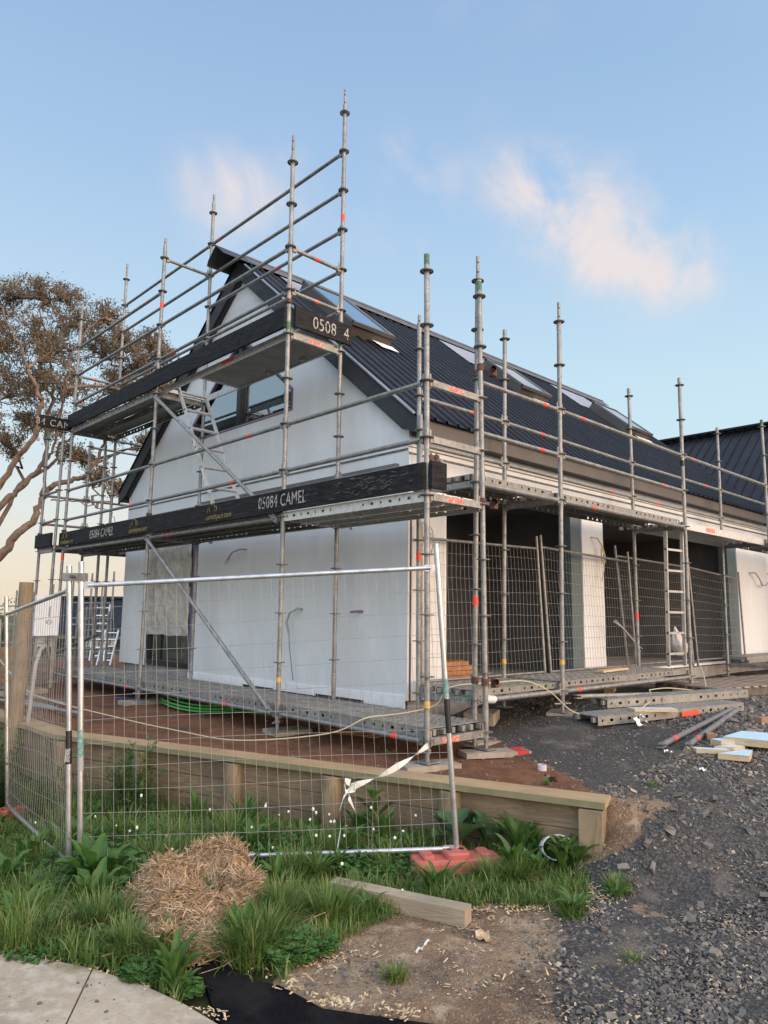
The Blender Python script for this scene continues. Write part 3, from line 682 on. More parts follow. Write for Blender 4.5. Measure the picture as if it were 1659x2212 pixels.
    cab('service_conduit', [(XG, 3.05, 1.05), (XG-.05, 3.08, 1.06), (XG-.09, 3.2, 1.0), (XG-.10, 3.24, .88), (XG-.09, 3.2, .76)], .014, 'greyconduit')
    cab('cable', [(XG-.09, 3.2, .76), (XG-.09, 3.18, .6), (XG-.10, 3.12, .4), (XG-.08, 3.1, .2)], .005, 'jamb')
    cab('cable', [(XG-.09, 3.2, .66), (XG-.1, 3.5, .6), (XG-.09, 3.75, .45), (XG-.1, 3.6, .25), (XG-.1, 3.0, .12), (XG-.1, 2.7, .14), (XG-.12, 2.65, .06)], .004, 'white_pl')
    cab('service_conduit', [(XG, 4.35, 1.86), (XG-.06, 4.42, 1.86), (XG-.10, 4.56, 1.82), (XG-.10, 4.68, 1.72)], .012, 'greyconduit')
    cab('cable', [(XG-.10, 4.68, 1.72), (XG-.11, 4.72, 1.66), (XG-.12, 4.66, 1.67), (XG-.10, 4.58, 1.75)], .004, 'greyconduit')
    cab('outside_tap', [(XG, 1.95, 1.03), (XG-.05, 2.0, 1.03), (XG-.09, 2.06, 1.02)], .014, 'purple')
    cab('cable_loop', [(1.24, YW, 1.98), (1.26, YW-.06, 2.0), (1.32, YW-.1, 1.9), (1.34, YW-.1, 1.78), (1.30, YW-.1, 1.66), (1.26, YW-.1, 1.7), (1.30, YW-.1, 1.86), (1.26, YW-.05, 1.95)], .006, 'greyconduit')
    cab('cable_loop', [(4.72, YW, 2.12), (4.76, YW-.08, 2.10), (4.85, YW-.1, 2.0), (4.92, YW-.1, 1.85), (4.90, YW-.1, 1.75), (4.82, YW-.1, 1.82), (4.84, YW-.1, 2.0)], .012, 'cable')
    cab('cable_loop', [(4.92, YW-.1, 1.85), (4.88, YW-.1, 1.65), (4.82, YW-.1, 1.5)], .008, 'cable')
    cab('cable_loop', [(10.55, YW, 1.90), (10.6, YW-.1, 1.9), (10.8, YW-.1, 1.8), (10.95, YW-.1, 1.66), (11.15, YW-.1, 1.68), (11.3, YW-.1, 1.75)], .013, 'greyconduit')
    return H
house()
def wing():
    X2 = 16.0; xe = X2-3.6; Y0, Y1 = -1.6, 9.5; zr = 6.13; ze = 3.13
    H = thing('house_wing', (xe, Y0, 0), 'dark roofed wing set crosswise behind the right end of the house', 'house')
    b = MB(); prof = []; y = Y0
    while y < Y1: prof += [(y,0),(y+.175,0),(y+.182,.05),(y+.208,.05),(y+.215,0)]; y += .25
    nv = len(prof); s = (zr-ze)/(X2-xe)
    vs = [(xe-.1, py, ze-.1*s+h) for py, h in prof]+[(X2, py, zr+h) for py, h in prof]+[(2*X2-xe+.1, py, ze-.1*s+h) for py, h in prof]
    b.add(vs, [(k*nv+i, k*nv+i+1, (k+1)*nv+i+1, (k+1)*nv+i) for k in (0,1) for i in range(nv-1)])
    b.build('roof', 'roof', H, fix=False)
    b = MB(); b.obox((X2, Y0-.05, zr+.05), (X2, Y1, zr+.05), .4, .05); b.build('ridge_cap', 'roof', H)
    b = MB(); b.box((xe-.12, (Y0+1.2)/2, ze-.2), (.03, 1.2-Y0-.1, .2)); b.build('fascia', 'barge', H)
    b = MB(); b.box((X2+.1, (Y0+Y1)/2, 1.55), (7.0, Y1-Y0-.3, 3.1)); b.prism([(xe+.1, 3.1), (2*X2-xe-.1, 3.1), (X2, zr-.1)], 1, Y0+.15, Y0+.3); b.build('wall', 'wall', H)
wing()
# ------------------------------------------------------------------ scaffolding
ZB = -.256
POST = {'C':(0.010,-0.006,-0.0025,0.0052),'P1':(0.035,2.083,-0.0101,-0.0047),'P2':(0.014,5.178,-0.0031,-0.0060),'P3':(-0.012,8.243,0.0041,-0.0016),
'A':(0.748,-0.018,-0.0063,0.0067),'Q1':(0.790,2.115,-0.0104,-0.0082),'Q2':(0.738,5.146,-0.0005,0.0006),'Q3':(0.757,8.250,0.0001,-0.0014),
'P4':(-0.094,9.109,-0.0010,0),'P5':(-0.112,8.362,0.0042,-0.0019),'M':(0.658,9.137,0.0008,-0.0017),'Q4':(0.665,8.401,-0.0027,0.0007),
'M2':(3.7,9.14,0,0),
'B':(0.837,0.183,0.0049,-0.0111),'E':(0.852,0.898,-0.0025,0.0024),'R1':(2.262,0.181,0.0017,-0.0122),'R2':(5.346,0.187,0.0023,-0.0048),'R3':(8.489,0.162,0.0007,0.0010),
'S1':(2.230,0.909,0.0073,-0.0099),'S2':(5.347,0.920,-0.0007,0.0005),'S3':(8.468,0.928,0.0016,-0.0062),'R4':(11.55,.16,0,0),'S4':(11.55,.92,0,0)}
GAB = {'C','P1','P2','P3','A','Q1','Q2','Q3','P4','P5','M','Q4','M2'}
def pz(n, z): x, y, a, b = POST[n]; return Vector((x+a*z, y+b*z, z))
def kz(n, k): return .5*k+(0 if n in GAB else ZB)
def pk(n, k): return pz(n, kz(n, k))
def ring_mesh():
    b = MB(); n = 24
    for r0, r1, h in ((.044,.061,.009),(.024,.033,.011)):
        vs = []
        for z in (-h/2, h/2):
            for r in (r0, r1):
                for i in range(n): a = 2*pi*i/n; vs.append((r*cos(a), r*sin(a), z))
        fs = []
        for i in range(n):
            j = (i+1)%n
            fs += [(i, j, n+j, n+i), (2*n+i, 3*n+i, 3*n+j, 2*n+j), (n+i, n+j, 3*n+j, 3*n+i), (i, 2*n+i, 2*n+j, j)]
        b.add(vs, fs)
    for k in range(8):
        a = pi*k/4+.2; b.box((.038*cos(a), .038*sin(a), 0), (.018, .013, .009), Matrix.Rotation(a, 3, 'Z'))
    return b.mesh('ring', 'galv_dark')
RING = ring_mesh(); fixn(RING)
def standard(S, n, k0, k1, ztop, zfoot, spig=.26, green=(), red=(), yellow=None, r=.0242, collar=()):
    b = MB(); zt = ztop-spig
    z0 = zfoot+.10
    b.tube(pz(n, z0), pz(n, zt), r, 12)
    if spig > .02: b.tube(pz(n, zt), pz(n, ztop), .0175, 10); b.tube(pz(n, zt-.10), pz(n, zt+.01), r+.002, 12)
    for z in collar: b.tube(pz(n, z-.07), pz(n, z+.07), r+.0025, 12)
    # holes
    for q in range(2): b.box(pz(n, ztop-.07-.1*q)+Vector((-.013,-.013,0)), (.012,.012,.011), mi=1)
    s = b.build('standard', ['galv', 'black'], S)
    # screw jack and base plate
    j = MB(); j.tube(pz(n, zfoot), pz(n, z0+.06), .017, 10)
    for i in range(5): q = pz(n, zfoot+.03+i*.018); j.tube(q-Vector((0,0,.003)), q+Vector((0,0,.003)), .0205, 10)
    nz_ = pz(n, z0-.01); j.tube(nz_-Vector((0,0,.012)), nz_+Vector((0,0,.014)), .032, 10); a = random.random()*3
    for t in (0, pi): j.box(nz_+Vector((cos(a+t)*.06, sin(a+t)*.06, 0)), (.075, .018, .012), Matrix.Rotation(a+t, 3, 'Z'))
    j.box(pz(n, zfoot+.004), (.15, .15, .008)); j.build('base_jack', 'galv', s)
    for k in range(k0, k1+1):
        share('ring', RING, s, pk(n, k))
    def band(z, h, m, rr=.0012, nm='tape_band'):
        q = MB(); q.tube(pz(n, z-h/2), pz(n, z+h/2), r+rr, 12); q.build(nm, m, s)
    for z in green: band(z, .09, 'greenpaint', nm='painted_band')
    for z in red: band(z, .085, 'redtape')
    if yellow is not None: band(yellow, .05, 'yellowpaint', nm='painted_band')
    return s
def head(b, p, d):
    """wedge head of a ledger at post centre p, ledger leaving along d"""
    q = p+d*.052; R = Matrix((d, Vector((0,0,1)).cross(d).normalized(), Vector((0,0,1)))).transposed()
    b.box(q, (.05, .034, .062), R); b.box(q+Vector((0,0,.02))-d*.008, (.018, .006, .13), R)
def ledger(S, n0, k0, n1, k1, r=.0225, red=None, mat_='galv', name='ledger', dz=-.012, boxy=False, redm='redtape', trim=(0,0)):
    p, q = pk(n0, k0), pk(n1, k1); p.z += dz; q.z += dz; return ledg(S, p, q, r, red, mat_, name, boxy, redm, trim)
def ledg(S, p, q, r=.0225, red=None, mat_='galv', name='ledger', boxy=False, redm='redtape', trim=(0,0), heads=(1,1)):
    d = (q-p).normalized(); b = MB()
    if heads[0]: head(b, p, d)
    if heads[1]: head(b, q, -d)
    p2, q2 = p+d*(.06 if heads[0] else 0), q-d*(.06 if heads[1] else 0)
    if boxy: b.obox(p2, q2, .045, .058)
    else: b.tube(p2, q2, r, 10)
    o = b.build(name, mat_, S)
    for t in (red or ()):
        c = p+(q-p)*t; bb = MB()
        if boxy: bb.obox(c-d*.10, c+d*.10, .048, .04); 
        else: bb.tube(c-d*.03, c+d*.03, r+.0013, 10)
        bb.build('tape_band', redm, o)
    return o
def deck(S, p, q, side, w, th=.062, holes=True, tread=True, name='platform_deck', m='deckmetal', gap=.006, lbl=None):
    """steel plank whose outer top edge runs p->q and which extends by w towards `side`; slotted side flanges"""
    p, q, sv = Vector(p), Vector(q), Vector(side).normalized(); d = (q-p); L = d.length; d.normalize(); b = MB(); up = Vector((0,0,1))
    R = Matrix((d, sv, up)).transposed()
    b.box((p+q)/2+sv*w/2-up*.004, (L, w-gap, .008), R)
    for k in (0, 1):
        e = (p+q)/2+sv*(gap if k == 0 else w-gap)
        if not holes: b.box(e-up*(th/2), (L, .004, th), R)
        else:
            hh = .028; b.box(e-up*((th-hh)/4), (L, .003, (th-hh)/2), R); b.box(e-up*(th-(th-hh)/4), (L, .003, (th-hh)/2), R)
            n = int(L/.115); x = -L/2
            for i in range(n+1):
                wd = (.042 if i%2 else .022) if i < n else 0
                c = -L/2+L*(i+.5)/n if i < n else L/2
                if i < n and abs((i+.5)/n-.5) < .09: continue
                if c-wd/2 > x: b.box(e+d*((x+c-wd/2)/2)-up*(th/2), (c-wd/2-x, .003, hh), R)
                x = c+wd/2
                if i < n:      # rounded corners of the slot
                    for sx in (-1, 1):
                        for sz in (-1, 1): q = e+d*(c+sx*wd/2)-up*(th/2)+up*sz*hh/2; b.add([q, q-d*sx*.009, q-up*sz*.009], [(0,1,2)])
        b.box(e-up*(th)+sv*(.008 if k == 0 else -.008), (L, .018, .004), R)
    if tread:
        n = int(L/.075); m_ = max(2, int(w/.055))
        for i in range(n):
            for j in range(m_):
                c = p+d*(.05+(L-.1)*(i+.5*(j%2))/n)+sv*(w*(j+.5)/m_)+up*.0025
                b.box(c, (.036, .016, .006), R @ Matrix.Rotation(.7 if (i+j)%2 else -.7, 3, 'Z'))
    for k in (0, 1):
        for s_ in (.05, w-.05): b.box((p if k == 0 else q)+sv*s_-up*.035+d*(-.012 if k == 0 else .012), (.05,.035,.045), R)
    o = b.build(name, m, S, lbl)
    return o
def coupler(S, p, r=.033, m='rust', axis=(0,0,1)):
    a = Vector(axis).normalized(); b = MB(); b.tube(Vector(p)-a*.022, Vector(p)+a*.022, r, 10); o = Vector((-.7,-.7,0)) if abs(a.z) > .5 else Vector((0,0,1))
    b.box(Vector(p)+o*.045, (.05,.03,.04)); b.tube(Vector(p)+o*.03, Vector(p)+o*.085, .008, 6); return b.build('coupler', m, S)
SCR = mat('pale_scratch', (.20,.20,.19), .8)
def toeboard(S, p, q, h=.225, th=.035, lbl=None, scr=0):
    b = MB(); b.obox(Vector(p)+Vector((0,0,h/2)), Vector(q)+Vector((0,0,h/2)), th, h); fx = p[0]-th/2-.001
    for i in range(scr):      # paint scratches
        y = random.uniform(.35,1.25) if i < scr-10 else random.uniform(.1,1.9); z = 2.06+random.uniform(.02,.19); l = random.uniform(.02,.10); b.obox((fx,y,z), (fx,y-l,z+random.uniform(-.018,.018)), .0025, .0025, mi=1)
    return b.build('toe_board', ['board', SCR], S, lbl)
def camel(parent, org, xd, s):
    """yellow line drawing above the web address on the toe boards"""
    pts = [(0,.0),(.02,.05),(.05,.065),(.07,.10),(.09,.085),(.105,.075),(.12,.10),(.14,.065),(.165,.07),(.18,.045),(.175,.02)]
    b = MB(); xd = Vector(xd); P = [Vector(org)+xd*(x*s)+Vector((0,0,z*s)) for x, z in pts]
    b.poly(P, .004*s, 4); b.poly([P[2], P[2]+Vector((0,0,-.05*s))], .003*s, 4); b.poly([P[7], P[7]+Vector((0,0,-.05*s))+xd*.01], .003*s, 4)
    b.build('camel_drawing', 'yellowink', parent)

def gable_scaffold():
    S = thing('scaffold', (0,0,-.22), 'tall tube scaffold standing against the gable wall, with platforms at three levels', 'scaffold')
    F = {n: height(POST[n][0], POST[n][1])+.05 for n in ('C','P1','P2','P3','A','Q1','Q2','Q3')}
    standard(S, 'C', 0, 8, 4.16, F['C'], spig=.0, green=(4.11,), yellow=.28, collar=(2.25,.12))
    standard(S, 'P1', 0, 12, 6.32, F['P1'], red=(), green=(4.09,), yellow=.33, collar=(2.1,4.2,.1), spig=.25)
    standard(S, 'P2', 0, 12, 6.30, F['P2'], spig=.12, red=(2.18, 5.29), collar=(3.2,.1))
    standard(S, 'P3', 0, 12, 6.27, F['P3'], spig=.28, red=(1.86,), collar=(3.9,))
    standard(S, 'A', 0, 8, 4.16, F['A'], spig=.0, green=(4.10,), collar=(.15,2.2))
    standard(S, 'Q1', 1, 14, 7.30, F['Q1'], spig=.20, red=(5.65,), green=(4.1,), yellow=.33, collar=(.28,3.3,6.1))
    standard(S, 'Q2', 1, 14, 7.30, F['Q2'], spig=.15, collar=(.2,3.3,6.1))
    standard(S, 'Q3', 1, 14, 7.30, F['Q3'], spig=.3, collar=(.2,3.3))
    Lg = lambda *a, **k: ledger(S, *a, **k)
    # outer row
    for k, rd in ((6,(.86,)),(5,(.5,))): Lg('C',k,'P1',k)
    Lg('P1',6,'P2',6, red=(.22,)); Lg('P1',5,'P2',5, red=(.33,)); Lg('P2',6,'P3',6, red=(.85,)); Lg('P2',5,'P3',5, red=(.2,))
    Lg('C',0,'P1',0, red=(.18,)); Lg('P1',0,'P2',0, red=(.32,), r=.024); Lg('P2',0,'P3',0, red=(.12,))
    Lg('P1',4,'P2',4, red=(.82,)); Lg('P2',4,'P3',4)
    Lg('P1',10,'P2',10); Lg('P1',9,'P2',9, red=(.86,))
    Lg('P2',11,'P3',11, red=(.16,)); Lg('P2',10,'P3',10); Lg('P2',9,'P3',9, red=(.9,))
    # inner row
    for k, rd in ((13,(.93,)),(12,())): Lg('Q1',k,'Q2',k, red=rd); Lg('Q2',k,'Q3',k, red=(() if k==13 else (.8,)))
    Lg('Q1',11,'Q2',11, red=(.42,)); Lg('Q1',10,'Q2',10, red=(.30,)); Lg('Q1',9,'Q2',9, red=(.22,)); Lg('Q2',10,'Q3',10)
    Lg('Q1',5,'Q2',5); Lg('Q2',5,'Q3',5); Lg('Q1',0,'Q2',0) ; Lg('Q2',0,'Q3',0)
    Lg('Q1',4,'Q2',4); Lg('Q2',4,'Q3',4)
    ledg(S, pk('Q1',5), Vector((.80,.55,2.50)), heads=(1,0)); coupler(S, (.80,.62,2.50), axis=(0,1,0)); 
    # short upright tube carrying the inner rail at the corner
    b = MB(); b.tube((.80,.84,2.28), (.80,.84,3.02), .023, 12); sh = b.build('short_standard', 'galv', S); share('ring', RING, sh, (.80,.84,2.36)); share('ring', RING, sh, (.80,.84,2.86))
    ledg(S, pk('Q1',4)+Vector((0,-.05,.0)), pk('Q1',4)+Vector((-.0,-1.2,0)), heads=(0,0), mat_='galv_dark')
    # transoms
    for a, c in (('C','A'),('P1','Q1'),('P2','Q2'),('P3','Q3')):
        Lg(a,0,c,0, name='transom', boxy=True, red=((.35,) if a == 'C' else None), redm='pinktape'); Lg(a,4,c,4, name='transom', boxy=True, red=((.45,) if a == 'C' else None), redm='pinktape')
        if a != 'C': Lg(a,8,c,8, name='transom', boxy=True, red=((.5,) if a == 'P1' else None), redm='pinktape')
    Lg('C',6,'A',6, name='transom', boxy=True, red=(.5,), redm='pinktape'); Lg('C',5,'A',5, name='transom', boxy=True)
    Lg('P1',10,'Q1',10, name='transom', red=(.5,)); Lg('P1',9,'Q1',9, name='transom', red=(.5,), redm='pinktape'); Lg('P2',12,'Q2',12, name='transom'); Lg('P3',10,'Q3',10, name='transom', red=(.42,)); Lg('P3',9,'Q3',9, name='transom')
    # braces
    for a, b_ in ((pk('P2',8)+Vector((-.03,-.06,-.08)), pk('P1',4)+Vector((-.03,.1,-.02))), (pk('P2',4)+Vector((-.03,-.05,-.05)), pk('P1',0)+Vector((-.03,.12,.02)))):
        b = MB(); b.tube(a, b_, .024, 10); d = (b_-a).normalized(); b.obox(a-d*.05, a+d*.06, .03, .05); b.obox(b_-d*.06, b_+d*.05, .03, .05); b.build('diagonal_brace', 'galv', S)
    # decks: three planks per bay, level 0 and 2 m
    Xp = (.055, .29, .525)
    def bay(n0, n1, z, planks=Xp, w=.225, y0=None, y1=None, **kw):
        ya = POST[n0][1]+.04 if y0 is None else y0; yb = POST[n1][1]-.04 if y1 is None else y1
        for x in planks: deck(S, (x, ya, z), (x, yb, z), (1,0,0), w, **kw)
    bay('C','P1',.085, w=.226, th=.08); bay('P1','P2',.08, th=.075); bay('P2','P3',.08, th=.075)
    bay('C','P1',2.04, w=.226, th=.09, planks=(-.005,.245,.495), m='alu'); bay('P1','P2',2.07, th=.08); bay('P2','P3',2.07, th=.08)
    # top lift: steel planks between P2 and P3
    bay('P2','P3',4.06, planks=(-.01,.37), w=.34, th=.09)
    # aluminium hatch deck between P1 and P2: beams run the full bay, corrugated sheet stops short at the hatch
    y0, y1 = 2.12, 5.10; D = MB()
    D.box((.085, (y0+y1)/2, 4.05), (.022, y1-y0, .085)); D.box((.70, (y0+y1)/2, 4.05), (.022, y1-y0, .085))
    D.box((.39, y0+.02, 4.06), (.6, .04, .05)); D.box((.39, y1-.02, 4.06), (.6, .04, .05))
    hd = D.build('hatch_deck_frame', 'alu', S)
    D = MB(); yh = 4.15; xs = [.1+.59*i/40 for i in range(41)]; n = len(xs)
    D.add([(x, y, 4.035+(.009 if i%2 else -.002)) for y in (y0+.03, yh) for i, x in enumerate(xs)], [(i, i+1, n+i+1, n+i) for i in range(n-1)]); D.box((.39, (y0+yh)/2, 4.075), (.59, yh-y0-.05, .012))
    for yy in (y0+.5, y0+1.2): D.box((.60, yy, 4.01), (.06, .03, .04))
    D.build('corrugated_deck', mat('corrugated_aluminium', (.26,.265,.26), .5, .4, [(5,(.34,.34,.33),.4,.65,5)]), hd, fix=False)
    D = MB(); D.box((.39, 4.17, 4.05), (.6, .03, .06)); D.build('hatch_edge', 'alu', hd)
    D = MB(); D.box((.0735, 3.42, 4.055), (.003, .28, .045)); D.build('sticker', 'redtape', hd)
    # toe boards
    t1 = toeboard(S, (-.045,-.02,2.045), (-.045,2.02,2.045), scr=52); t2 = toeboard(S, (-.047,2.03,2.04), (-.047,5.10,2.04)); t3 = toeboard(S, (-.045,5.11,2.045), (-.045,8.30,2.045))
    toeboard(S, (-.02,-.06,2.05), (.16,-.065,2.05), h=.23)
    fx = -.045-.0175-.003
    text_part('05084 CAMEL', t2, (fx-.004, 2.42, 2.095), (0,-1,0), (0,0,1), .19, 'stencil', sx=.70, spacing=1.08)
    text_part('camelspace.com', t2, (fx-.004, 3.52, 2.075), (0,-1,0), (0,0,1), .10, 'yellowink', sx=.86); camel(t2, (fx-.004, 3.50, 2.145), (0,-1,0), 1.2)
    text_part('05084 CAMEL', t3, (fx-.002, 7.0, 2.085), (0,-1,0), (0,0,1), .19, 'stencil', sx=.72, spacing=1.08)
    text_part('camelspace.com', t3, (fx-.002, 5.62, 2.075), (0,-1,0), (0,0,1), .10, 'yellowink', sx=.86); camel(t3, (fx-.002, 5.58, 2.15), (0,-1,0), 1.2)
    text_part('camelspace.com', t3, (fx-.002, 8.22, 2.075), (0,-1,0), (0,0,1), .10, 'yellowink', sx=.86); camel(t3, (fx-.002, 8.15, 2.15), (0,-1,0), 1.2)
    u1 = toeboard(S, (-.05,2.06,4.06), (-.065,5.12,4.06), h=.235); u2 = toeboard(S, (-.045,5.13,4.06), (-.04,8.34,4.06), h=.235)
    e1 = toeboard(S, (.05,2.03,4.09), (.86,2.03,4.09), h=.235); e2 = toeboard(S, (-.52,8.33,4.02), (.6,8.33,4.02), h=.20)
    text_part('0508', e1, (.285, 2.03-.0195, 4.135), (1,0,0), (0,0,1), .205, 'stencil', sx=.80, spacing=1.05); text_part('4', e1, (.735, 2.03-.0195, 4.135), (1,0,0), (0,0,1), .205, 'stencil', sx=.80)
    text_part('84 CAMEL', e2, (-.575, 8.33-.0195, 4.055), (1,0,0), (0,0,1), .165, 'stencil', sx=.9, spacing=1.15)
    text_part('0.73m', S, (.385, 2.058, 3.965), (1,0,0), (0,0,1), .035, 'stencil', sx=1)
    coupler(S, pz('P1',4.36), m='rust'); coupler(S, pz('Q1',4.33), m='galv_dark'); coupler(S, pz('C',2.28)+Vector((.03,-.02,0)), m='rust', axis=(1,0,0)); coupler(S, pz('P2',2.30), m='rust'); coupler(S, pz('P2',4.33), m='rust'); coupler(S, pz('P3',2.3), m='rust')
    return S
GS = gable_scaffold()
def side_scaffold():
    S = thing('scaffold', (5.3,.5,0), 'galvanised tube scaffold running along the right-hand side wall and its two openings', 'scaffold')
    g = lambda n, d=.03: height(POST[n][0], POST[n][1])+d
    standard(S, 'B', 1, 9, 4.50, g('B'), spig=.27, red=(1.13,), collar=(3.0,)); standard(S, 'E', 1, 8, 4.12, g('E'), spig=.1, red=(1.58,), green=(2.83,))
    standard(S, 'R1', 1, 9, 4.47, g('R1'), spig=.22, green=(4.22,), yellow=.53, collar=(2.2,.35)); standard(S, 'R2', 1, 9, 4.35, g('R2'), spig=0, collar=(.5,2.6))
    standard(S, 'R3', 1, 9, 4.36, g('R3'), spig=0, green=(4.32,)); standard(S, 'R4', 1, 9, 4.36, g('R4'), spig=0)
    standard(S, 'S1', 1, 9, 4.36, g('S1'), spig=0, yellow=.5); standard(S, 'S2', 1, 9, 4.36, g('S2'), spig=0, red=(1.03,), collar=(.45,)); standard(S, 'S3', 1, 9, 4.36, g('S3'), spig=0, collar=(.3,)); standard(S, 'S4', 1, 9, 4.36, g('S4'), spig=0)
    Lg = lambda *a, **k: ledger(S, *a, **k)
    R = ['B','R1','R2','R3','R4']; I = ['E','S1','S2','S3','S4']
    for i in range(4):
        Lg(R[i],7,R[i+1],7, red=((.79,),(.15,),(.1,),())[i]); Lg(I[i],7,I[i+1],7, red=((.6,),(.25,),(.8,),())[i]); Lg(I[i],6,I[i+1],6, red=((),(.8,),(.24,),())[i])
        if i < 2: Lg(R[i],6,R[i+1],6, red=((.75,),(.8,))[i]); Lg(R[i],5,R[i+1],5, red=((),(.22,))[i], r=.026)
        Lg(R[i],1,R[i+1],1, red=((),(.10,),(),())[i], r=.025) if i < 2 else None
    for a, c in zip(R, I):
        Lg(a,5,c,5, name='transom', boxy=True, mat_=('galv' if a != 'B' else 'galv')); Lg(a,1,c,1, name='transom', boxy=True)
    # decks at head height and at the foot
    def bay(n0, n1, z, ys=(.225,.455,.685), w=.22, **kw):
        for y in ys: deck(S, (POST[n0][0]+.04, y, z), (POST[n1][0]-.04, y, z), (0,1,0), w, **kw)
    bay('B','R1',2.34); bay('R1','R2',2.335)
    bay('B','R1',.325); bay('R1','R2',.33)
    b = MB(); x0, x1 = POST['R2'][0]+.05, POST['R3'][0]-.05; xm = (x0+x1)/2
    b.box((xm, .23, 2.27), (x1-x0, .02, .10)); b.box((xm, .88, 2.27), (x1-x0, .02, .10)); b.box((xm, .555, 2.30), (x1-x0, .63, .02)); o = b.build('platform_deck', 'alu', S, 'smooth aluminium deck in the far bay')
    b = MB(); b.box((x0+.9, .2185, 2.275), (.30,.003,.06)); b.build('sticker', 'pinktape', o)
    bay('R3','R4',2.33)
    b = MB(); b.box((10.2, .9, .34), (3.0, .42, .05)); b.box((10.2, .68, .29), (3.0, .04, .05)); b.build('platform_deck', 'deckmetal', S)
    # couplers where this scaffold is tied to the corner of the other one
    for z in (3.30, .42, 2.03): 
        c = MB(); m = (pz('A', z)+pz('B', z))/2+Vector((.09,-.10,0)); c.tube(m-Vector((.05,.05,0)), m+Vector((.10,.10,0)), .026, 12, caps=False); c.tube(pz('A',z)-Vector((0,0,.03)), pz('A',z)+Vector((0,0,.03)), .034, 10); c.tube(pz('B',z)-Vector((0,0,.03)), pz('B',z)+Vector((0,0,.03)), .034, 10); c.box(m+Vector((0,0,-.02)), (.06,.05,.07)); c.build('coupler', 'rust', S)
    # white wrap and green paint on the ledger next to the corner
    b = MB(); q0 = pk('B',1)+Vector((.10,-.01,-.01)); b.poly([q0+Vector((i*.03, random.uniform(-.005,.005), random.uniform(-.006,.006))) for i in range(7)], [.030,.040,.034,.042,.036,.040,.028], 8); b.build('tape_wrap', 'tape', S)
    b = MB(); b.obox(pk('B',1)+Vector((.01,.05,0)), pk('B',1)+Vector((.01,.16,0)), .05, .064); b.build('painted_band', 'greenpaint', S)
    b = MB(); z = ZB+.5*7-.12; b.tube(pz('R2',z-.04), pz('R2',z+.04), .028, 10); b.build('black_tape', 'black', S)
    b = MB(); b.tube(pz('R1',.30), pz('R1',.42), .0262, 12); o = b.build('paper_label', 'tape', S)
    return S
side_scaffold()
def far_scaffold():
    S = thing('scaffold', (-.1,8.8,-.2), 'tube scaffold wrapping round the far left corner of the house, before the tree', 'scaffold')
    g = lambda n: height(POST[n][0], POST[n][1])+.04
    standard(S, 'P4', 1, 8, 4.10, g('P4'), spig=0, green=(4.06,)); standard(S, 'P5', 1, 8, 4.10, g('P5'), spig=.15, collar=(1.6,)); standard(S, 'M', 1, 8, 4.10, g('M'), spig=0); standard(S, 'Q4', 1, 7, 3.92, g('Q4'), spig=0); standard(S, 'M2', 1, 8, 4.10, -.2, spig=0)
    Lg = lambda *a, **k: ledger(S, *a, **k)
    for k in (5,6): Lg('P5',k,'P4',k); Lg('P4',k,'M',k, red=((.15,) if k == 5 else None)); Lg('M',k,'M2',k)
    Lg('M',8,'M2',8); ledg(S, pk('Q3',8)+Vector((.1,.1,0)), Vector((3.7,8.45,4.0)), heads=(0,1)); Lg('P5',4,'P4',4, name='transom', boxy=True); Lg('Q4',4,'M',4, name='transom', boxy=True)
    for y in (8.45,8.68,8.91): deck(S, (-.1, y, 2.08), (3.6, y, 2.08), (0,1,0), .22, tread=False)
    toeboard(S, (-.16,8.36,2.05), (-.16,9.12,2.05)); coupler(S, pz('P4',2.3), m='rust')
    return S
far_scaffold()
def sole(name, c, d, ang, label, extra=None, z=None):
    z = height(c[0], c[1]) if z is None else z
    b = MB(); b.box((c[0], c[1], z+d[2]/2-.005), d, Matrix.Rotation(ang, 3, 'Z'))
    o = b.build(name, 'soleboard', None, label, 'timber block', 'sole boards under the scaffold feet')
    if extra: extra(o, z)
    return o
sole('sole_board', (.03,-.0), (.48,.24,.045), rad(-20), 'weathered timber block under the front corner foot of the scaffold, beside the wall capping')
sole('sole_board', (.22,2.16), (.42,.30,.05), rad(-8), 'pale timber block under the scaffold foot left of the orange-taped ledger end')
sole('sole_board', (.10,5.2), (.60,.26,.05), rad(-6), 'pale timber block under the scaffold foot beside the green pipe coil')
sole('sole_board', (2.36,.26), (.40,.26,.03), rad(25), 'thin timber pad under the scaffold foot on top of the gravel mound')
def redend(o, z):
    R = Matrix.Rotation(rad(-28), 3, 'Z'); b = MB(); b.box(Vector((.79,-.08,z+.0195))+R@Vector((.225,0,0)), (.11,.205,.047), R); b.build('red_end', 'redpaint', o)
    b = MB(); b.box(Vector((.79,-.08,z+.0195))+R@Vector((.304,.0,0)), (.004,.07,.03), R); b.build('yellow_mark', 'yellowpaint', o)
sole('sole_board', (.79,-.08), (.60,.20,.045), rad(-28), 'timber block with a red painted end under the doubled corner feet', redend)
sole('sole_board', (1.02,.22), (.30,.16,.03), rad(-10), 'small grey timber offcut just behind the red-ended block')
sole('sole_board', (5.3,.25), (.36,.24,.035), rad(10), 'timber pad under the scaffold foot at the end of the first pallet')
def stick(name, p, q, w, h, m, label, cat, up=(0,0,1), group=None):
    b = MB(); b.obox(p, q, w, h, up); return b.build(name, m, None, label, cat, group)
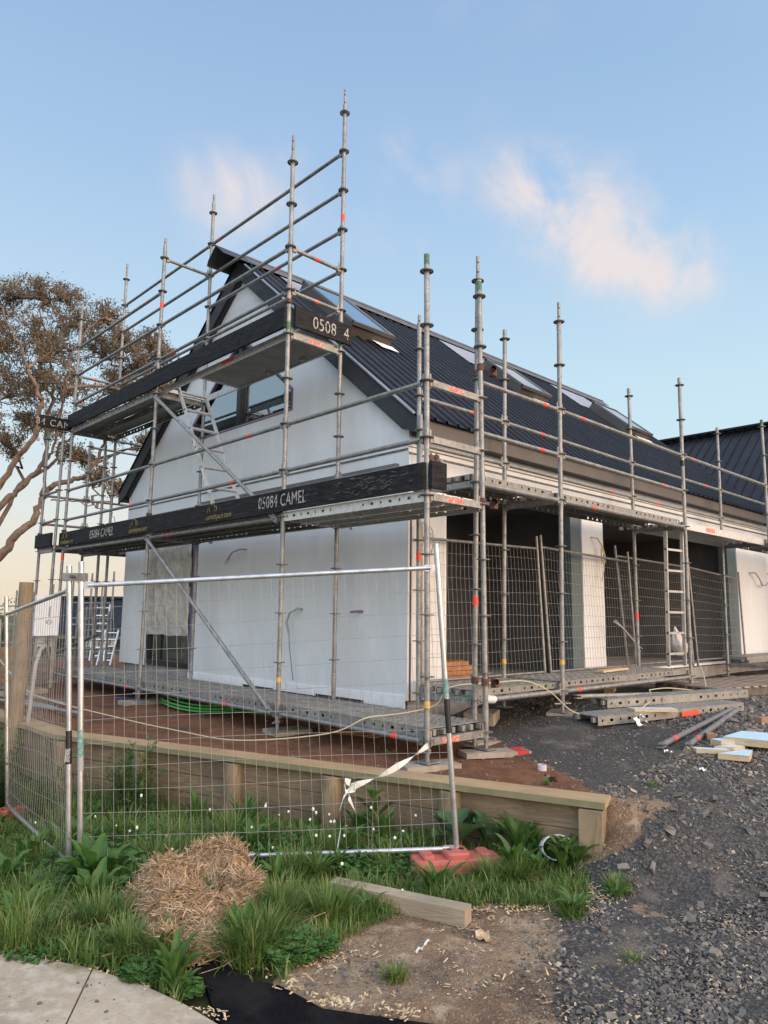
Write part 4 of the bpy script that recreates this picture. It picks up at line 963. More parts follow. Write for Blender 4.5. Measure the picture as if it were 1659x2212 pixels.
# ladders
def ladder(p0, p1, w, wdir, n, label, rail=(.05,.022), m='alu', up=None):
    p0, p1, wd = Vector(p0), Vector(p1), Vector(wdir).normalized(); d = (p1-p0).normalized(); nrm = d.cross(wd).normalized()
    L = thing('ladder', p0, label, 'ladder')
    for s in (-1, 1):
        b = MB(); b.obox(p0+wd*s*w/2, p1+wd*s*w/2, rail[1], rail[0], up=nrm); r = b.build('rail', m, L)
        if s == -1:
            h = MB()
            for i in range(n): c = p0+(p1-p0)*((i+.6)/n)+wd*s*(w/2+rail[1]/2+.001); h.tube(c-wd*.001, c+wd*.002, .016, 8)
            h.build('rung_end', 'black', r)
    for i in range(n):
        c = p0+(p1-p0)*((i+.6)/n); b = MB(); b.obox(c-wd*w/2, c+wd*w/2, .03, .028, up=nrm); b.build('rung', m, L)
    return L
ladder((.36,3.62,2.09), (.36,4.86,4.10), .40, (1,-.0,0), 7, 'aluminium ladder leaning up to the hatch of the top platform against the gable')
ladder((5.84,.60,.33), (5.53,.42,2.36), .42, (1,-.1,0), 7, 'aluminium ladder standing under the side platform between the two pairs of fence panels')
# ------------------------------------------------------------------ temporary fences
def fence_panel(P0, P1, h0, label, n=34, hz=12, top=2.05, cat='fence', group=None, lean=(0,0,0), sticker=None, posts=(1,1), m='galv_bright', bow=.006, wr=.0016, rails=(.0,.0), pr=.019, rr=.0165):
    """P0,P1 feet of the two posts (x,y,z); h0 heights (left, right) of the posts"""
    P0, P1 = Vector(P0), Vector(P1); ln = [Vector(v) for v in (lean if isinstance(lean[0], tuple) else (lean, lean))]; T = thing('temporary_fence', P0, label, cat, group)
    tops = [P0+Vector((0,0,h0[0]))+ln[0], P1+Vector((0,0,h0[1]))+ln[1]]
    for k, (a, t) in enumerate(zip((P0, P1), tops)):
        if not posts[k]: continue
        b = MB(); b.tube(a, t, pr, 12); b.build('post', m, T)
    d0 = (tops[0]-P0).normalized(); d1 = (tops[1]-P1).normalized()
    r0, r1 = P0+d0*(h0[0]-.16), P1+d1*(h0[1]-.16); q0, q1 = P0+d0*(.10+rails[0]), P1+d1*(.10+rails[1])
    for a, c in ((r0, r1), (q0, q1)):
        b = MB(); e = (c-a).normalized(); b.tube(a+e*.05, c-e*.05, rr, 10); b.obox(a+e*.01, a+e*.09, .012, .045); b.obox(c-e*.09, c-e*.01, .012, .045); b.build('rail', m, T)
    W_ = MB(); nv = Vector((P1-P0)); nv = Vector((nv.y, -nv.x, 0)).normalized()
    for i in range(1, n):
        t = i/n; a = q0.lerp(q1, t); c = r0.lerp(r1, t); w = random.uniform(-1, 1)*bow; e = (P1-P0).normalized()
        W_.poly([a.lerp(c, s)+e*w*sin(pi*s)+nv*(bow*1.5*sin(2*pi*s+t*5)) for s in (0,.2,.4,.6,.8,1)], wr, 4, caps=False)
    for j in range(1, hz):
        s = j/hz; L_ = q0.lerp(r0, s); R_ = q1.lerp(r1, s); W_.poly([L_.lerp(R_, t)+Vector((0,0,bow*1.1*sin(pi*t*2+j)))+nv*(bow*1.5*sin(2*pi*s+t*5)) for t in (0,.14,.28,.42,.56,.7,.85,1)], wr, 4, caps=False)
    W_.build('wire_mesh', mat('zinc_fence_wire', (.34,.34,.33), .45, .4) if 'wire' not in MT else MT['wire'], T, fix=False)
    return T
MT['wire'] = mat('zinc_fence_wire', (.29,.29,.275), .5, .3)
FR, FL = (-.57,-.82,-.55), (-2.38,.83,-.70)
fp = fence_panel(FL, FR, (2.03, 2.04), 'bright mesh fence panel nearest the camera, between the large red foot and the dock plants', lean=((-.10,.095,0),(-.105,.10,0)), rails=(-.02,-.07))
# labels on the nearest posts
def wrap(parent, base, top, z0, z1, r, m, name='label_sticker'):
    a, c = Vector(base), Vector(top); b = MB(); b.tube(a.lerp(c, z0), a.lerp(c, z1), r, 12); return b.build(name, m, parent)
MT['labelblack'] = mat('black_label', (.012,.013,.016), .4); MT['labelteal'] = mat('faded_teal_label', (.10,.25,.22), .5, 0, [(40,(.3,.33,.33),.45,.6,4)])
top_r = Vector(FR)+Vector((-.105,.10,2.04)); top_l = Vector(FL)+Vector((-.10,.095,2.03))
wrap(fp, FR, top_r, .49, .55, .0197, 'labelteal'); wrap(fp, FR, top_r, .375, .485, .0197, 'labelblack'); wrap(fp, FL, top_l, .36, .45, .0197, 'labelteal'); wrap(fp, FL, top_l, .32, .358, .0197, 'greyconduit')
G0, G1 = (-2.09,3.27,-.88), (-2.43,.89,-.73)
g = fence_panel(G0, G1, (2.0,2.03), 'bright mesh fence panel seen almost edge-on at the left, before the round timber pole', n=34, lean=((-.13,.125,0),(-.105,.10,0)), bow=.014)
top_g = Vector(G1)+Vector((-.105,.10,2.03)); lb = wrap(g, G1, top_g, .355, .46, .0197, 'labelblack')
xr = -AR; 
text_part('TEMPORARY', lb, Vector(G1).lerp(top_g,.362)+Vector((-.0142,-.0142,0))-AR*.002, (0,0,1), tuple(-AR), .024, 'tape', sx=.62)
text_part('FENCE PANEL', lb, Vector(G1).lerp(top_g,.362)+Vector((-.0142,-.0142,0))+AR*.013, (0,0,1), tuple(-AR), .024, 'tape', sx=.60)
b = MB(); c = (Vector(G1).lerp(top_g,.955)+Vector(FL).lerp(top_l,.955))/2; dd = (top_l-top_g).normalized(); dd.z = 0; b.obox(c-dd*.085, c+dd*.085, .05, .055); b.tube(c-Vector((.02,.03,0)), c-Vector((.06,.08,0)), .011, 8, mi=1); b.build('post_clamp', ['galv','rust'], g)
fence_panel((-2.19,3.27,-.88), (-3.3,5.3,-.95), (2.04,2.04), 'galvanised mesh fence panel leaving the picture at the left edge', n=30, hz=12, lean=(-.12,.11,0))
# panels propped along the two openings of the side wall
def ip(x0, x1, z, h0, h1, lx0, lx1, y, label, n=30):
    P0 = Vector((x0+lx0, y, z)); P1 = Vector((x1+lx1, y, z)); T = thing('temporary_fence', P0, label, 'fence', 'mesh panels closing the side openings')
    t0, t1 = Vector((x0, y+.03, z+h0)), Vector((x1, y+.03, z+h1)); 
    for a, t in ((P0,t0),(P1,t1)): b = MB(); b.tube(a, t, .018, 10); b.build('post', 'galv_dark' if 0 else 'galv', T)
    for s0 in ((h0-.15)/h0, .05): b = MB(); b.tube(P0.lerp(t0, s0), P1.lerp(t1, s0), .0165, 8); b.build('rail', 'galv', T)
    W_ = MB(); q0, q1, r0, r1 = P0.lerp(t0,.05), P1.lerp(t1,.05), P0.lerp(t0,(h0-.15)/h0), P1.lerp(t1,(h1-.15)/h1)
    for i in range(1, n): t = i/n; a = q0.lerp(q1, t); c = r0.lerp(r1, t); W_.poly([a.lerp(c, s)+Vector((.02*sin(2*pi*s)*cos(t*3),0,0)) for s in (0,.25,.5,.75,1)], .0019, 4, caps=False)
    for j in range(1, 11): s = j/11; a = q0.lerp(r0, s); c = q1.lerp(r1, s); W_.poly([a.lerp(c, t)+Vector((0,0,.008*sin(5*t+j))) for t in (0,.25,.5,.75,1)], .0019, 4, caps=False)
    W_.build('wire_mesh', 'wire', T, fix=False)
ip(1.12, 3.22, .235, 1.72, 1.76, 0, .10, 1.10, 'mesh fence panel across the left part of the first opening, next to the house corner', 30)
ip(3.28, 5.49, .235, 1.78, 1.72, .14, .10, 1.08, 'mesh fence panel across the middle pillar, from the first leaning post to the second opening', 32)
ip(5.24, 7.50, .235, 1.80, 1.76, .22, .12, 1.14, 'mesh fence panel behind the right-hand ladder', 32)
ip(7.60, 9.75, .235, 1.76, 1.64, .15, .04, 1.12, 'mesh fence panel furthest right, ending at the white wall', 30)
# ------------------------------------------------------------------ retaining wall
def wp(t, s, z): return Vector((WE[0]+WD[0]*t+WD[1]*s, WE[1]+WD[1]*t-WD[0]*s, z))
def retaining_wall():
    T = thing('retaining_wall', wp(0,0,-.63), 'low timber retaining wall of stacked boards and round posts with a pale flat capping', 'retaining wall')
    LW = 5.18; u = Vector((WD[0], WD[1], 0)); zc = -.2
    for k, (z0, z1) in enumerate(((-.405,-.255),(-.56,-.41),(-.72,-.565))):
        for a, c in ((.02,2.08),(2.085,4.1),(4.105,LW-.05)):
            b = MB(); b.obox(wp(a,-.13,(z0+z1)/2), wp(c,-.13,(z0+z1)/2), .045, z1-z0, ext=-.002); b.build('board', 'wallwood', T)
    for t in (.09,1.1,2.09,3.06,4.11,5.14):
        b = MB(); 
        if t < .2: b.obox(wp(t,-.15,-.85), wp(t,-.15,-.256), .2, .15, up=WD+(0,))
        else: b.tube(wp(t,-.165,-.9), wp(t,-.165,-.257), .088, 16, r1=.084)
        pp = b.build('post', 'postwood', T)
        uvp(pp.o.data)
    for a, c in ((0,2.6),(2.602,LW+.04)):
        b = MB(); b.obox(wp(a,-.10,zc-.022), wp(c,-.10,zc-.022), .235, .044, ext=0); cp = b.build('capping', 'capwood', T)
        b = MB(); b.obox(wp(a,-.2188,zc-.023), wp(c,-.2188,zc-.023), .003, .042, ext=0); b.build('capping_edge', 'greenwood', cp)
    # return of the wall, running away to the left
    P = lambda y, s, z: Vector((WC[0]+(WF[0]-WC[0])*(y-WC[1])/(WF[1]-WC[1])+s, y, z))
    for z0, z1 in ((-.405,-.255),(-.56,-.41),(-.72,-.565)):
        b = MB(); b.obox(P(3.45,-.13,(z0+z1)/2), P(6.2,-.13,(z0+z1)/2), .045, z1-z0); b.build('board', 'wallwood', T)
    b = MB(); b.obox(P(3.40,-.10,zc-.024), P(6.2,-.10,zc-.024), .235, .044); b.build('capping', 'capwood', T)
    return T
def uvp(me):
    """grain along the post: cylinder-like uv from object coordinates"""
    ul = me.uv_layers.active or me.uv_layers.new(name='UVMap')
    c = np.array([v.co[:] for v in me.vertices]); cx, cy = c[:,0].mean(), c[:,1].mean()
    for p in me.polygons:
        for li in p.loop_indices:
            v = me.vertices[me.loops[li].vertex_index].co; ul.data[li].uv = (v.z, abs(math.atan2(v.y-cy, v.x-cx))*.09+cx)
retaining_wall()
def timber_pole():
    b = MB(); b.poly([(-1.74,4.44,-.75),(-1.71,4.46,.3),(-1.71,4.47,1.30)], [.085,.08,.074], 20); o = b.build('timber_pole', 'postwood', None, 'tall round timber pole with a flat sawn top by the retaining wall corner', 'post'); uvp(o.o.data)
    b = MB(); b.poly([(-1.62,4.36,-.3),(-1.60,4.34,.25),(-1.585,4.36,.40),(-1.52,4.44,.56),(-1.42,4.60,.60),(-1.30,4.8,.45)], .022, 10); b.build('conduit_pipe', 'greyconduit', None, 'pale grey plastic conduit bending over beside the round timber pole', 'pipe')
timber_pole()

# ------------------------------------------------------------------ loose things
def gz(x, y): return height(x, y)
def red_foot(cx, cy, ang, label, sc=1.0, z=None):
    """moulded water-filled fence foot: waisted base, stepped shoulders, raised centre with two post holes"""
    z = gz(cx, cy)-.02 if z is None else z; n = 36; RZ_ = Matrix.Rotation(ang, 3, 'Z')
    def loft(b, prof, lx, ly, ox=0, waist=.22):
        vs = []
        for h, s in prof:
            for i in range(n):
                a = 2*pi*i/n; ca, sa = cos(a), sin(a); x = lx*math.copysign(abs(ca)**.45, ca); y = ly*math.copysign(abs(sa)**.45, sa)
                w = 1-waist*math.exp(-((abs(x/lx)-.48)/.17)**2); q = RZ_ @ Vector((ox+x-math.copysign(1-s, x)*ly*.9*(abs(ca)**.45), y*w*s, h)); vs.append((cx+q.x*sc, cy+q.y*sc, z+q.z*sc))
        k = len(prof); b.add(vs, [(j*n+i, j*n+(i+1)%n, (j+1)*n+(i+1)%n, (j+1)*n+i) for j in range(k-1) for i in range(n)]+[tuple(range((k-1)*n, k*n))], 0, False)
    T = thing('fence_foot', (cx, cy, z), label, 'fence foot'); b = MB()
    loft(b, [(0,1.0),(.015,1.03),(.085,1.0),(.108,.94),(.116,.84)], .36, .145)
    loft(b, [(.10,1),(.150,.97),(.164,.86)], .105, .118, 0, 0); loft(b, [(.10,1),(.136,.95),(.145,.8)], .055, .10, .235, 0); loft(b, [(.10,1),(.136,.95),(.145,.8)], .055, .10, -.235, 0)
    bo = b.build('block', 'redfoot', T); h = MB()
    for dx in (-.05, .05): q = RZ_ @ Vector((dx*sc, 0, 0)); h.tube((cx+q.x, cy+q.y, z+.16*sc), (cx+q.x, cy+q.y, z+.168*sc), .021*sc, 12)
    h.build('post_hole', 'black', bo)
red_foot(-.60, -.83, rad(-32), 'faded red plastic fence foot holding the right post of the nearest mesh panel', .82)
red_foot(-2.84, .32, rad(60), 'small faded pink-red fence foot lying in the grass beside the broad dock leaves', .5)
red_foot(-2.14, 3.15, rad(20), 'red fence foot half hidden in weeds behind the edge-on fence panel', .7)
b = MB(); d = (Vector((-1.14,-1.43,0))-Vector((-1.43,-.64,0))).normalized(); z = -.585
b.obox((-1.50,-.67,z), (-1.225,-1.46,z), .10, .088); b.build('timber_beam', 'beamwood', None, 'short square timber beam lying on the edge of the grass', 'timber')
def tape_tie():
    T = thing('white_tape', (-.75,-.55,.0), 'white plastic tape knotted to the front fence and trailing up to the scaffold corner foot', 'tape')
    def strip(pts, w, name):
        b = MB(); vs = []
        for i, p in enumerate(pts): p = Vector(p); a = i*.55; o = Vector((0.35*cos(a), .25*sin(a), cos(a*.8)))*w; vs += [p-o/2, p+o/2]
        b.add(vs, [(2*i, 2*i+1, 2*i+3, 2*i+2) for i in range(len(pts)-1)], 0, True); return b.build(name, 'tape', T, fix=False)
    k = Vector((-1.085,-.33,-.145)); e = Vector((.0,-.03,-.03))
    strip([k.lerp(e, t)+Vector((0,0,-.035*sin(pi*t))) for t in [i/14 for i in range(15)]], .05, 'tape_run')
    strip([k, k+Vector((-.03,-.02,-.05)), k+Vector((.0,-.02,-.10)), k+Vector((.03,-.03,-.16))], .045, 'tape_tail'); strip([k, k+Vector((-.05,.01,-.06)), k+Vector((-.07,.02,-.14)), k+Vector((-.06,.02,-.26)), k+Vector((-.08,.03,-.40))], .03, 'tape_tail')
    strip([k+Vector((.0,0,.03)), k+Vector((-.05,0,.05)), k+Vector((-.04,0,-.02)), k+Vector((.04,0,-.03)), k+Vector((.05,0,.03)), k], .04, 'knot')
tape_tie()
def pipe_ring():
    T = thing('broken_pipe', (.06,-1.18,-.62), 'short broken end of a wide white-rimmed pipe in weeds under the wall end', 'pipe')
    b = MB(); n = 28; c = Vector((.0,-1.20,-.54)); ax = Vector((-.62,-.75,.25)).normalized(); u = ax.cross(Vector((0,0,1))).normalized(); v = ax.cross(u)
    vs = []
    for r in (.088, .080):
        for o in (-.06, .06):
            for i in range(n): a = 2*pi*i/n; w = 1+.06*sin(2*a+1); vs.append(c+ax*(o+.012*sin(3*a))+(u*cos(a)*1.25*w+v*sin(a)*.9)*r)
    fs = []
    for i in range(n): j = (i+1)%n; fs += [(i,j,n+j,n+i), (2*n+i,3*n+i,3*n+j,2*n+j), (n+i,n+j,3*n+j,3*n+i), (i,2*n+i,2*n+j,j)]
    b.add(vs, fs, 0, True); b.build('pipe_wall', mat('pale_pipe_wall', (.45,.43,.38), .7, 0, [(20,(.14,.12,.10),.5,.65,4)]), T)
    b = MB(); P_ = [c+ax*.065+(u*cos(2*pi*i/n)*1.25+v*sin(2*pi*i/n)*.9)*.086 for i in range(n+1)]; b.poly(P_, .005, 6); b.build('rim', 'walledge', T)
pipe_ring()
def tapelabel(x, y):
    z = gz(x, y); b = MB(); n = 20
    vs = [(x+.035*cos(2*pi*i/n)*r, y+.035*sin(2*pi*i/n)*r, z+h) for r, h in ((1,0),(1,.055),(.82,.055),(.82,0)) for i in range(n)]
    b.add(vs, [(k*n+i, k*n+(i+1)%n, ((k+1)%4)*n+(i+1)%n, ((k+1)%4)*n+i) for k in range(4) for i in range(n)], 0, False)
    b.build('tape_roll', mat('pale_lilac_tape', (.50,.45,.48), .6), None, 'small empty roll of pale lilac tape on the dark gravel', 'tape roll')
tapelabel(.56,-.72)
# hoses and cables
b = MB()
for k, (r, dz) in enumerate(((.62,.0),(.66,.035),(.60,.06))):
    b.poly([(.48+r*.62*cos(a)+.03*k, 4.35+r*1.25*sin(a), -.175+dz+.01*sin(a*3)) for a in [2*pi*i/48 for i in range(49)]], .014, 8)
b.poly([(.42,3.6,-.16),(.7,3.0,-.18),(.85,2.6,-.18),(.9,2.2,-.18)], .014, 8)
b.build('pipe_coil', 'green_hose', None, 'coil of bright green water pipe lying under the gable scaffold', 'pipe coil')
b = MB(); q = [(.05,5.0,-.17),(-.15,5.15,-.18),(-.1,5.5,-.17),(.2,5.6,-.19),(.0,5.9,-.19)]; b.poly(q, .006, 6); b.build('blue_cord', mat('blue_cord', (.05,.12,.35), .6), None, 'thin blue cord loose on the red soil beside the green pipe coil', 'cord')
b = MB()
for k in range(5): b.poly([(.72+.28*cos(a)*(1+.05*k), 1.55+.45*sin(a)+.02*k, -.185+.012*k+.01*sin(4*a+k)) for a in [2*pi*i/24 for i in range(25)]], .004, 5, mi=k%2)
b.build('wire_coil', [mat('orange_wire', (.45,.17,.05), .6), mat('olive_wire', (.22,.24,.08), .6)], None, 'tangle of thin orange and green wire on the soil under the gable scaffold deck', 'wire coil')
def smooth(pts, n=6):
    P_ = [Vector(p) for p in pts]; out = []
    for i in range(len(P_)-1):
        p0, p1, p2, p3 = P_[max(i-1,0)], P_[i], P_[i+1], P_[min(i+2, len(P_)-1)]
        for k in range(n):
            t = k/n; out.append(.5*((2*p1)+(p2-p0)*t+(2*p0-5*p1+4*p2-p3)*t*t+(-p0+3*p1-3*p2+p3)*t**3))
    return out+[P_[-1]]
b = MB(); b.poly(smooth([(-1.66,6.6,.78),(-1.5,5.6,.28),(-1.38,4.9,.02),(-.95,3.6,-.13),(-.75,2.6,-.17),(-.62,1.75,-.16),(-.2,1.0,-.05),(.02,.75,.09),(.25,.72,.10),(.6,.75,.10),(.80,.62,.16),(.88,.5,.33),(1.3,.33,.36),(1.7,.23,.36),(1.95,.12,.25),(2.1,-.05,.06),(2.35,-.25,.02),(2.7,-.35,.03),(3.1,-.33,.10),(3.4,-.22,.13),(3.6,-.1,.19)]), .0062, 8)
b.poly(smooth([(5.22,.02,.42),(5.24,-.02,.30),(5.12,-.10,.12),(4.85,-.18,.05),(4.5,-.3,.13),(3.9,-.2,.20),(3.6,-.1,.19)]), .0062, 8)
b.build('power_cable', 'cable', None, 'long pale yellow cable draped from the fence through the scaffold to the loose decks', 'cable')
# loose steel decks on the gravel
LD = thing('loose_scaffold_deck', (3.2,-.4,.0), 'lower of two loose galvanised scaffold decks lying on the gravel, orange label on its side', 'scaffold deck', 'loose scaffold decks')
deck(LD, (2.05,-.35,.05), (4.12,-.93,.09), (.35,1,0), .34, th=.085); b = MB(); a, c = Vector((2.22,-.40,-.005)), Vector((4.12,-.93,.045)); d_ = (c-a).normalized(); m_ = a.lerp(c,.55); b.obox(m_-d_*.13+Vector((-.006,-.02,0)), m_+d_*.13+Vector((-.006,-.02,0)), .012, .045); b.build('sticker', 'redtape', LD)
LD2 = thing('loose_scaffold_deck', (3.4,-.2,.05), 'upper of two loose galvanised scaffold decks, propped on the one below at a slight angle', 'scaffold deck', 'loose scaffold decks')
deck(LD2, (2.62,-.13,.15), (4.62,-.80,.19), (.35,1,0), .24, th=.085)
def loose_tube(p, q, r, label, red=None, fork=True, m='greypipe'):
    T = thing('loose_tube', p, label, 'tube'); p, q = Vector(p), Vector(q); d = (q-p).normalized(); b = MB(); b.tube(p, q, r, 12); t = b.build('tube', m, T)
    if fork:
        b = MB(); 
        for s in (-1,1): b.obox(p-d*.07+Vector((.0,0,s*.014)), p+d*.02+Vector((0,0,s*.014)), .045, .010)
        b.build('fork_end', 'galv', T)
    if red: c = p.lerp(q, red); b = MB(); b.tube(c-d*.03, c+d*.03, r+.0015, 12); b.build('tape_band', 'redtape', T)
loose_tube((1.86,-1.08,-.09), (4.02,-.86,.03), .026, 'left of two grey tubes with orange bands lying on the crushed stone', .13)
loose_tube((2.02,-1.24,-.085), (4.22,-.86,.03), .026, 'right of two grey tubes with orange bands lying on the crushed stone', .12)
loose_tube((2.33,.02,.19), (5.15,-.35,.09), .024, 'long galvanised tube propped low beside the side scaffold deck', None, True, 'galv')
loose_tube((-1.0,7.6,-.13), (-.9,5.15,-.15), .024, 'upper galvanised tube lying on the red soil behind the round pole', None, True, 'galv'); loose_tube((-1.5,6.9,-.15), (-1.05,4.35,-.16), .024, 'nearest galvanised tube on the red soil behind the round pole', None, True, 'galv'); loose_tube((-1.3,7.6,-.15), (-1.1,5.0,-.16), .024, 'middle galvanised tube on the red soil behind the round pole', None, True, 'galv')
# offcuts with pale blue faces
def offcut(pts, h, label, z=None, tilt=0):
    cx = sum(p[0] for p in pts)/len(pts); cy = sum(p[1] for p in pts)/len(pts); z = (gz(cx, cy) if z is None else z)
    T = thing('timber_offcut', (cx, cy, z), label, 'offcut'); b = MB(); n = len(pts); zz = [z+tilt*(p[0]-cx) for p in pts]
    b.add([(p[0],p[1],zz[i]) for i, p in enumerate(pts)]+[(p[0],p[1],zz[i]+h) for i, p in enumerate(pts)], [tuple(range(n))[::-1]]+[(i,(i+1)%n,n+(i+1)%n,n+i) for i in range(n)]+[tuple(range(n,2*n))]); b.build('sawn_core', 'pine', T)
    b = MB(); b.add([(p[0],p[1],zz[i]+h+.0015) for i, p in enumerate(pts)], [tuple(range(n))]); b.build('blue_face', 'bluefoam', T, fix=False)
offcut([(2.30,-1.42),(2.72,-1.42),(2.80,-1.72),(2.36,-1.78)], .06, 'largest pale blue-faced board offcut at the right edge', z=-.08, tilt=.02)
offcut([(1.93,-1.34),(1.99,-1.27),(2.14,-1.50),(2.08,-1.56)], .035, 'narrow pale blue-faced strip in front of the two grey tubes')
offcut([(1.90,-1.53),(1.98,-1.75),(2.30,-1.66),(2.26,-1.60)], .045, 'triangular pale blue-faced offcut nearest the camera')
offcut([(2.10,-1.42),(2.16,-1.56),(2.30,-1.60),(2.34,-1.52)], .04, 'wedge offcut with a blue top squeezed between the strip and the largest board')
offcut([(2.24,-1.33),(2.46,-1.40),(2.30,-1.52),(2.2,-1.44)], .05, 'brown-faced wedge offcut against the largest blue board', z=-.10)
offcut([(2.60,-.44),(2.66,-.32),(3.02,-.62),(2.96,-.72)], .03, 'pale blue-faced offcut lying on top of the loose decks', z=.06)
offcut([(2.28,-1.86),(2.40,-1.90),(2.36,-2.0),(2.24,-1.96)], .04, 'small blue-faced chip of board at the very right edge below the stack')
def block(x, y, ang, d, label, m='brick', z=None):
    z = gz(x, y) if z is None else z; b = MB(); b.box((x, y, z+d[2]/2), d, Matrix.Rotation(ang, 3, 'Z')); b.build('timber_block', m, None, label, 'block')
block(2.46,-1.24,.6,(.11,.07,.055),'brown timber block leaning against the right-hand grey tube'); block(2.95,-1.42,.2,(.14,.07,.055),'brown timber block on the stones above the blue offcuts'); block(3.75,-1.28,-.3,(.25,.08,.06),'brown timber block cut off by the right edge beyond the tubes')
block(3.95,.55,.1,(.75,.11,.025),'short clean plank lying on the lower side deck','pine',.345); block(4.6,.95,.4,(.3,.12,.05),'pale timber offcut on the dark ground under the side deck','pine')
block(1.65,.75,.5,(.42,.3,.12),'brown weathered sleeper offcut beneath the first side deck','soleboard'); block(1.0,.62,.2,(.30,.20,.16),'dark open carton beneath the corner of the deck','black')
def sheet(x, y, ang, w, h, label, z=None, name='paper_scrap', m='paper', tilt=.25):
    z = gz(x, y)+.015 if z is None else z; b = MB(); R = Matrix.Rotation(ang, 3, 'Z') @ Matrix.Rotation(tilt, 3, 'X'); n = 5
    vs = [Vector((x, y, z))+R@Vector((w*(i/n-.5), h*(j/n-.5), .012*sin(i*1.7+ang)+.008*cos(j*2.1))) for i in range(n+1) for j in range(n+1)]
    b.add(vs, [(i*6+j, i*6+j+1, (i+1)*6+j+1, (i+1)*6+j) for i in range(n) for j in range(n)], 0, True); b.build(name, m, None, label, 'scrap', fix=False)
sheet(2.38,-.58,.2,.10,.09,'left white paper scrap hanging below the edge of the loose decks', .0, tilt=1.0); sheet(2.50,-.58,.6,.12,.09,'right white paper scrap hanging below the edge of the loose decks', .02, tilt=1.0)
sheet(1.75,-1.18,.9,.05,.07,'small brown and white paper scrap at the end of the left grey tube'); sheet(.38,-.92,1.2,.10,.07,'grey crumpled scrap on the red soil behind the wall capping', tilt=.6, m='greypipe')
sheet(-1.62,-1.50,.3,.14,.018,'pale sliver of plastic on the brown dirt left of the beam', tilt=.1); sheet(-1.30,-1.62,.8,.13,.07,'dirty translucent scrap on the dirt below the timber beam', m='straw', tilt=.2); sheet(-.95,-1.08,.5,.06,.05,'small white scrap in the grass between beam and red foot', tilt=.5); sheet(-.19,-1.11,.9,.05,.07,'blue-white scrap in the weeds right of the red foot', -.56, tilt=.8); sheet(1.55,-1.55,.3,.07,.05,'white scrap on the gravel in the middle of the slope')
sheet(2.2,-1.6,.3,.06,.04,'orange tape scrap beside the blue offcuts', m='redtape')
def pallet(p, q, w, n, label):
    p, q = Vector(p), Vector(q); d = (q-p); L = d.length; d.normalize(); s = Vector((-d.y, d.x, 0)); T = thing('pallet', p, label, 'pallet', 'timber pallets beside the side scaffold')
    for k in (.04, w/2, w-.04): b = MB(); b.obox(p+s*k+Vector((0,0,.05)), q+s*k+Vector((0,0,.05)), .045, .10); b.build('bearer', 'palletdark', T)
    for i in range(n): c = p+d*(L*(i+.5)/n)+Vector((0,0,.111)); b = MB(); b.obox(c+s*.0, c+s*w, .10+.01*(i%2), .02); b.build('slat', 'palletwood', T)
pallet((5.0,-.28,.02), (6.1,-.62,.03), 1.0, 7, 'grey timber pallet beside the foot of the right-hand ladder'); pallet((6.15,-.66,.03), (7.5,-1.0,.05), 1.05, 7, 'grey timber pallet at the right edge, in line with the other')
# materials seen inside the openings
def stack(x, y, z, n, m, d, label, name='timber_stack', cat='timber stack'):
    T = thing(name, (x, y, z), label, cat)
    for k in range(n):
        for j in range(3): b = MB(); b.box((x+random.uniform(-.06,.06), y+(j-1)*(d[1]+.01), z+d[2]*(k+.5)+.002*k), (d[0]*random.uniform(.8,1), d[1], d[2]-.004), Matrix.Rotation(random.uniform(-.05,.05), 3, 'Z')); b.build('board', m, T)
stack(2.35,2.0,.215,4,'orangeply',(.9,.12,.055),'stack of reddish timber boards on the floor just inside the first opening'); stack(6.2,2.9,.21,2,'pine',(.7,.1,.05),'short stack of pale boards on the floor inside the second opening')
def bucket(x, y, z, label):
    T = thing('bucket', (x, y, z), label, 'bucket', 'white buckets stacked beside the pillar'); b = MB(); b.poly([(x,y,z),(x,y,z+.19)], [.085,.10], 16); b.build('tub', 'white_pl', T); b = MB(); b.tube((x,y,z+.19),(x,y,z+.21),.106,16); b.build('lid', 'white_pl', T)
    b = MB(); b.box((x-.088, y-.05, z+.10), (.02,.09,.07), Matrix.Rotation(.5,3,'Z')); b.build('black_mark', 'black', T)
for k, n in enumerate(('lowest','middle','topmost')): bucket(5.22, 1.55, .215+.215*k, f'{n} white bucket of the stack behind the pillar of the second opening')
def bag():
    T = thing('plastic_bag', (6.0,.55,.7), 'crumpled clear plastic bag tied to the fence right of the ladder', 'bag'); b = MB(); n, m_ = 16, 20; vs = []
    for j in range(n+1):
        t = j/n; r = .015+.15*math.sin(min(1, t*1.1)*pi*.62)**1.3*(1 if t < .92 else .6)
        for i in range(m_): a = 2*pi*i/m_; q = Vector((cos(a), sin(a)*.6, 0)); k = 1+.35*noise.noise(Vector((cos(a)*2, sin(a)*2, t*4))); vs.append((6.08+.18*t+q.x*r*k, .72+q.y*r*k, .88-.42*t))
    b.add(vs, [(j*m_+i, j*m_+(i+1)%m_, (j+1)*m_+(i+1)%m_, (j+1)*m_+i) for j in range(n) for i in range(m_)], 0, True); b.build('bag_skin', 'bag', T, fix=False)
bag()
b = MB(); b.poly([(4.8,.98,.95),(5.0,.96,.86),(5.25,.95,.70),(5.45,.94,.52)], [.013,.011,.013,.010], 8); b.poly([(4.85,.98,.97),(5.1,.96,.80),(5.5,.94,.56)], .007, 6); b.build('twisted_strap', 'greyconduit', None, 'twisted grey strap tied round the fence behind the scaffold post', 'strap')
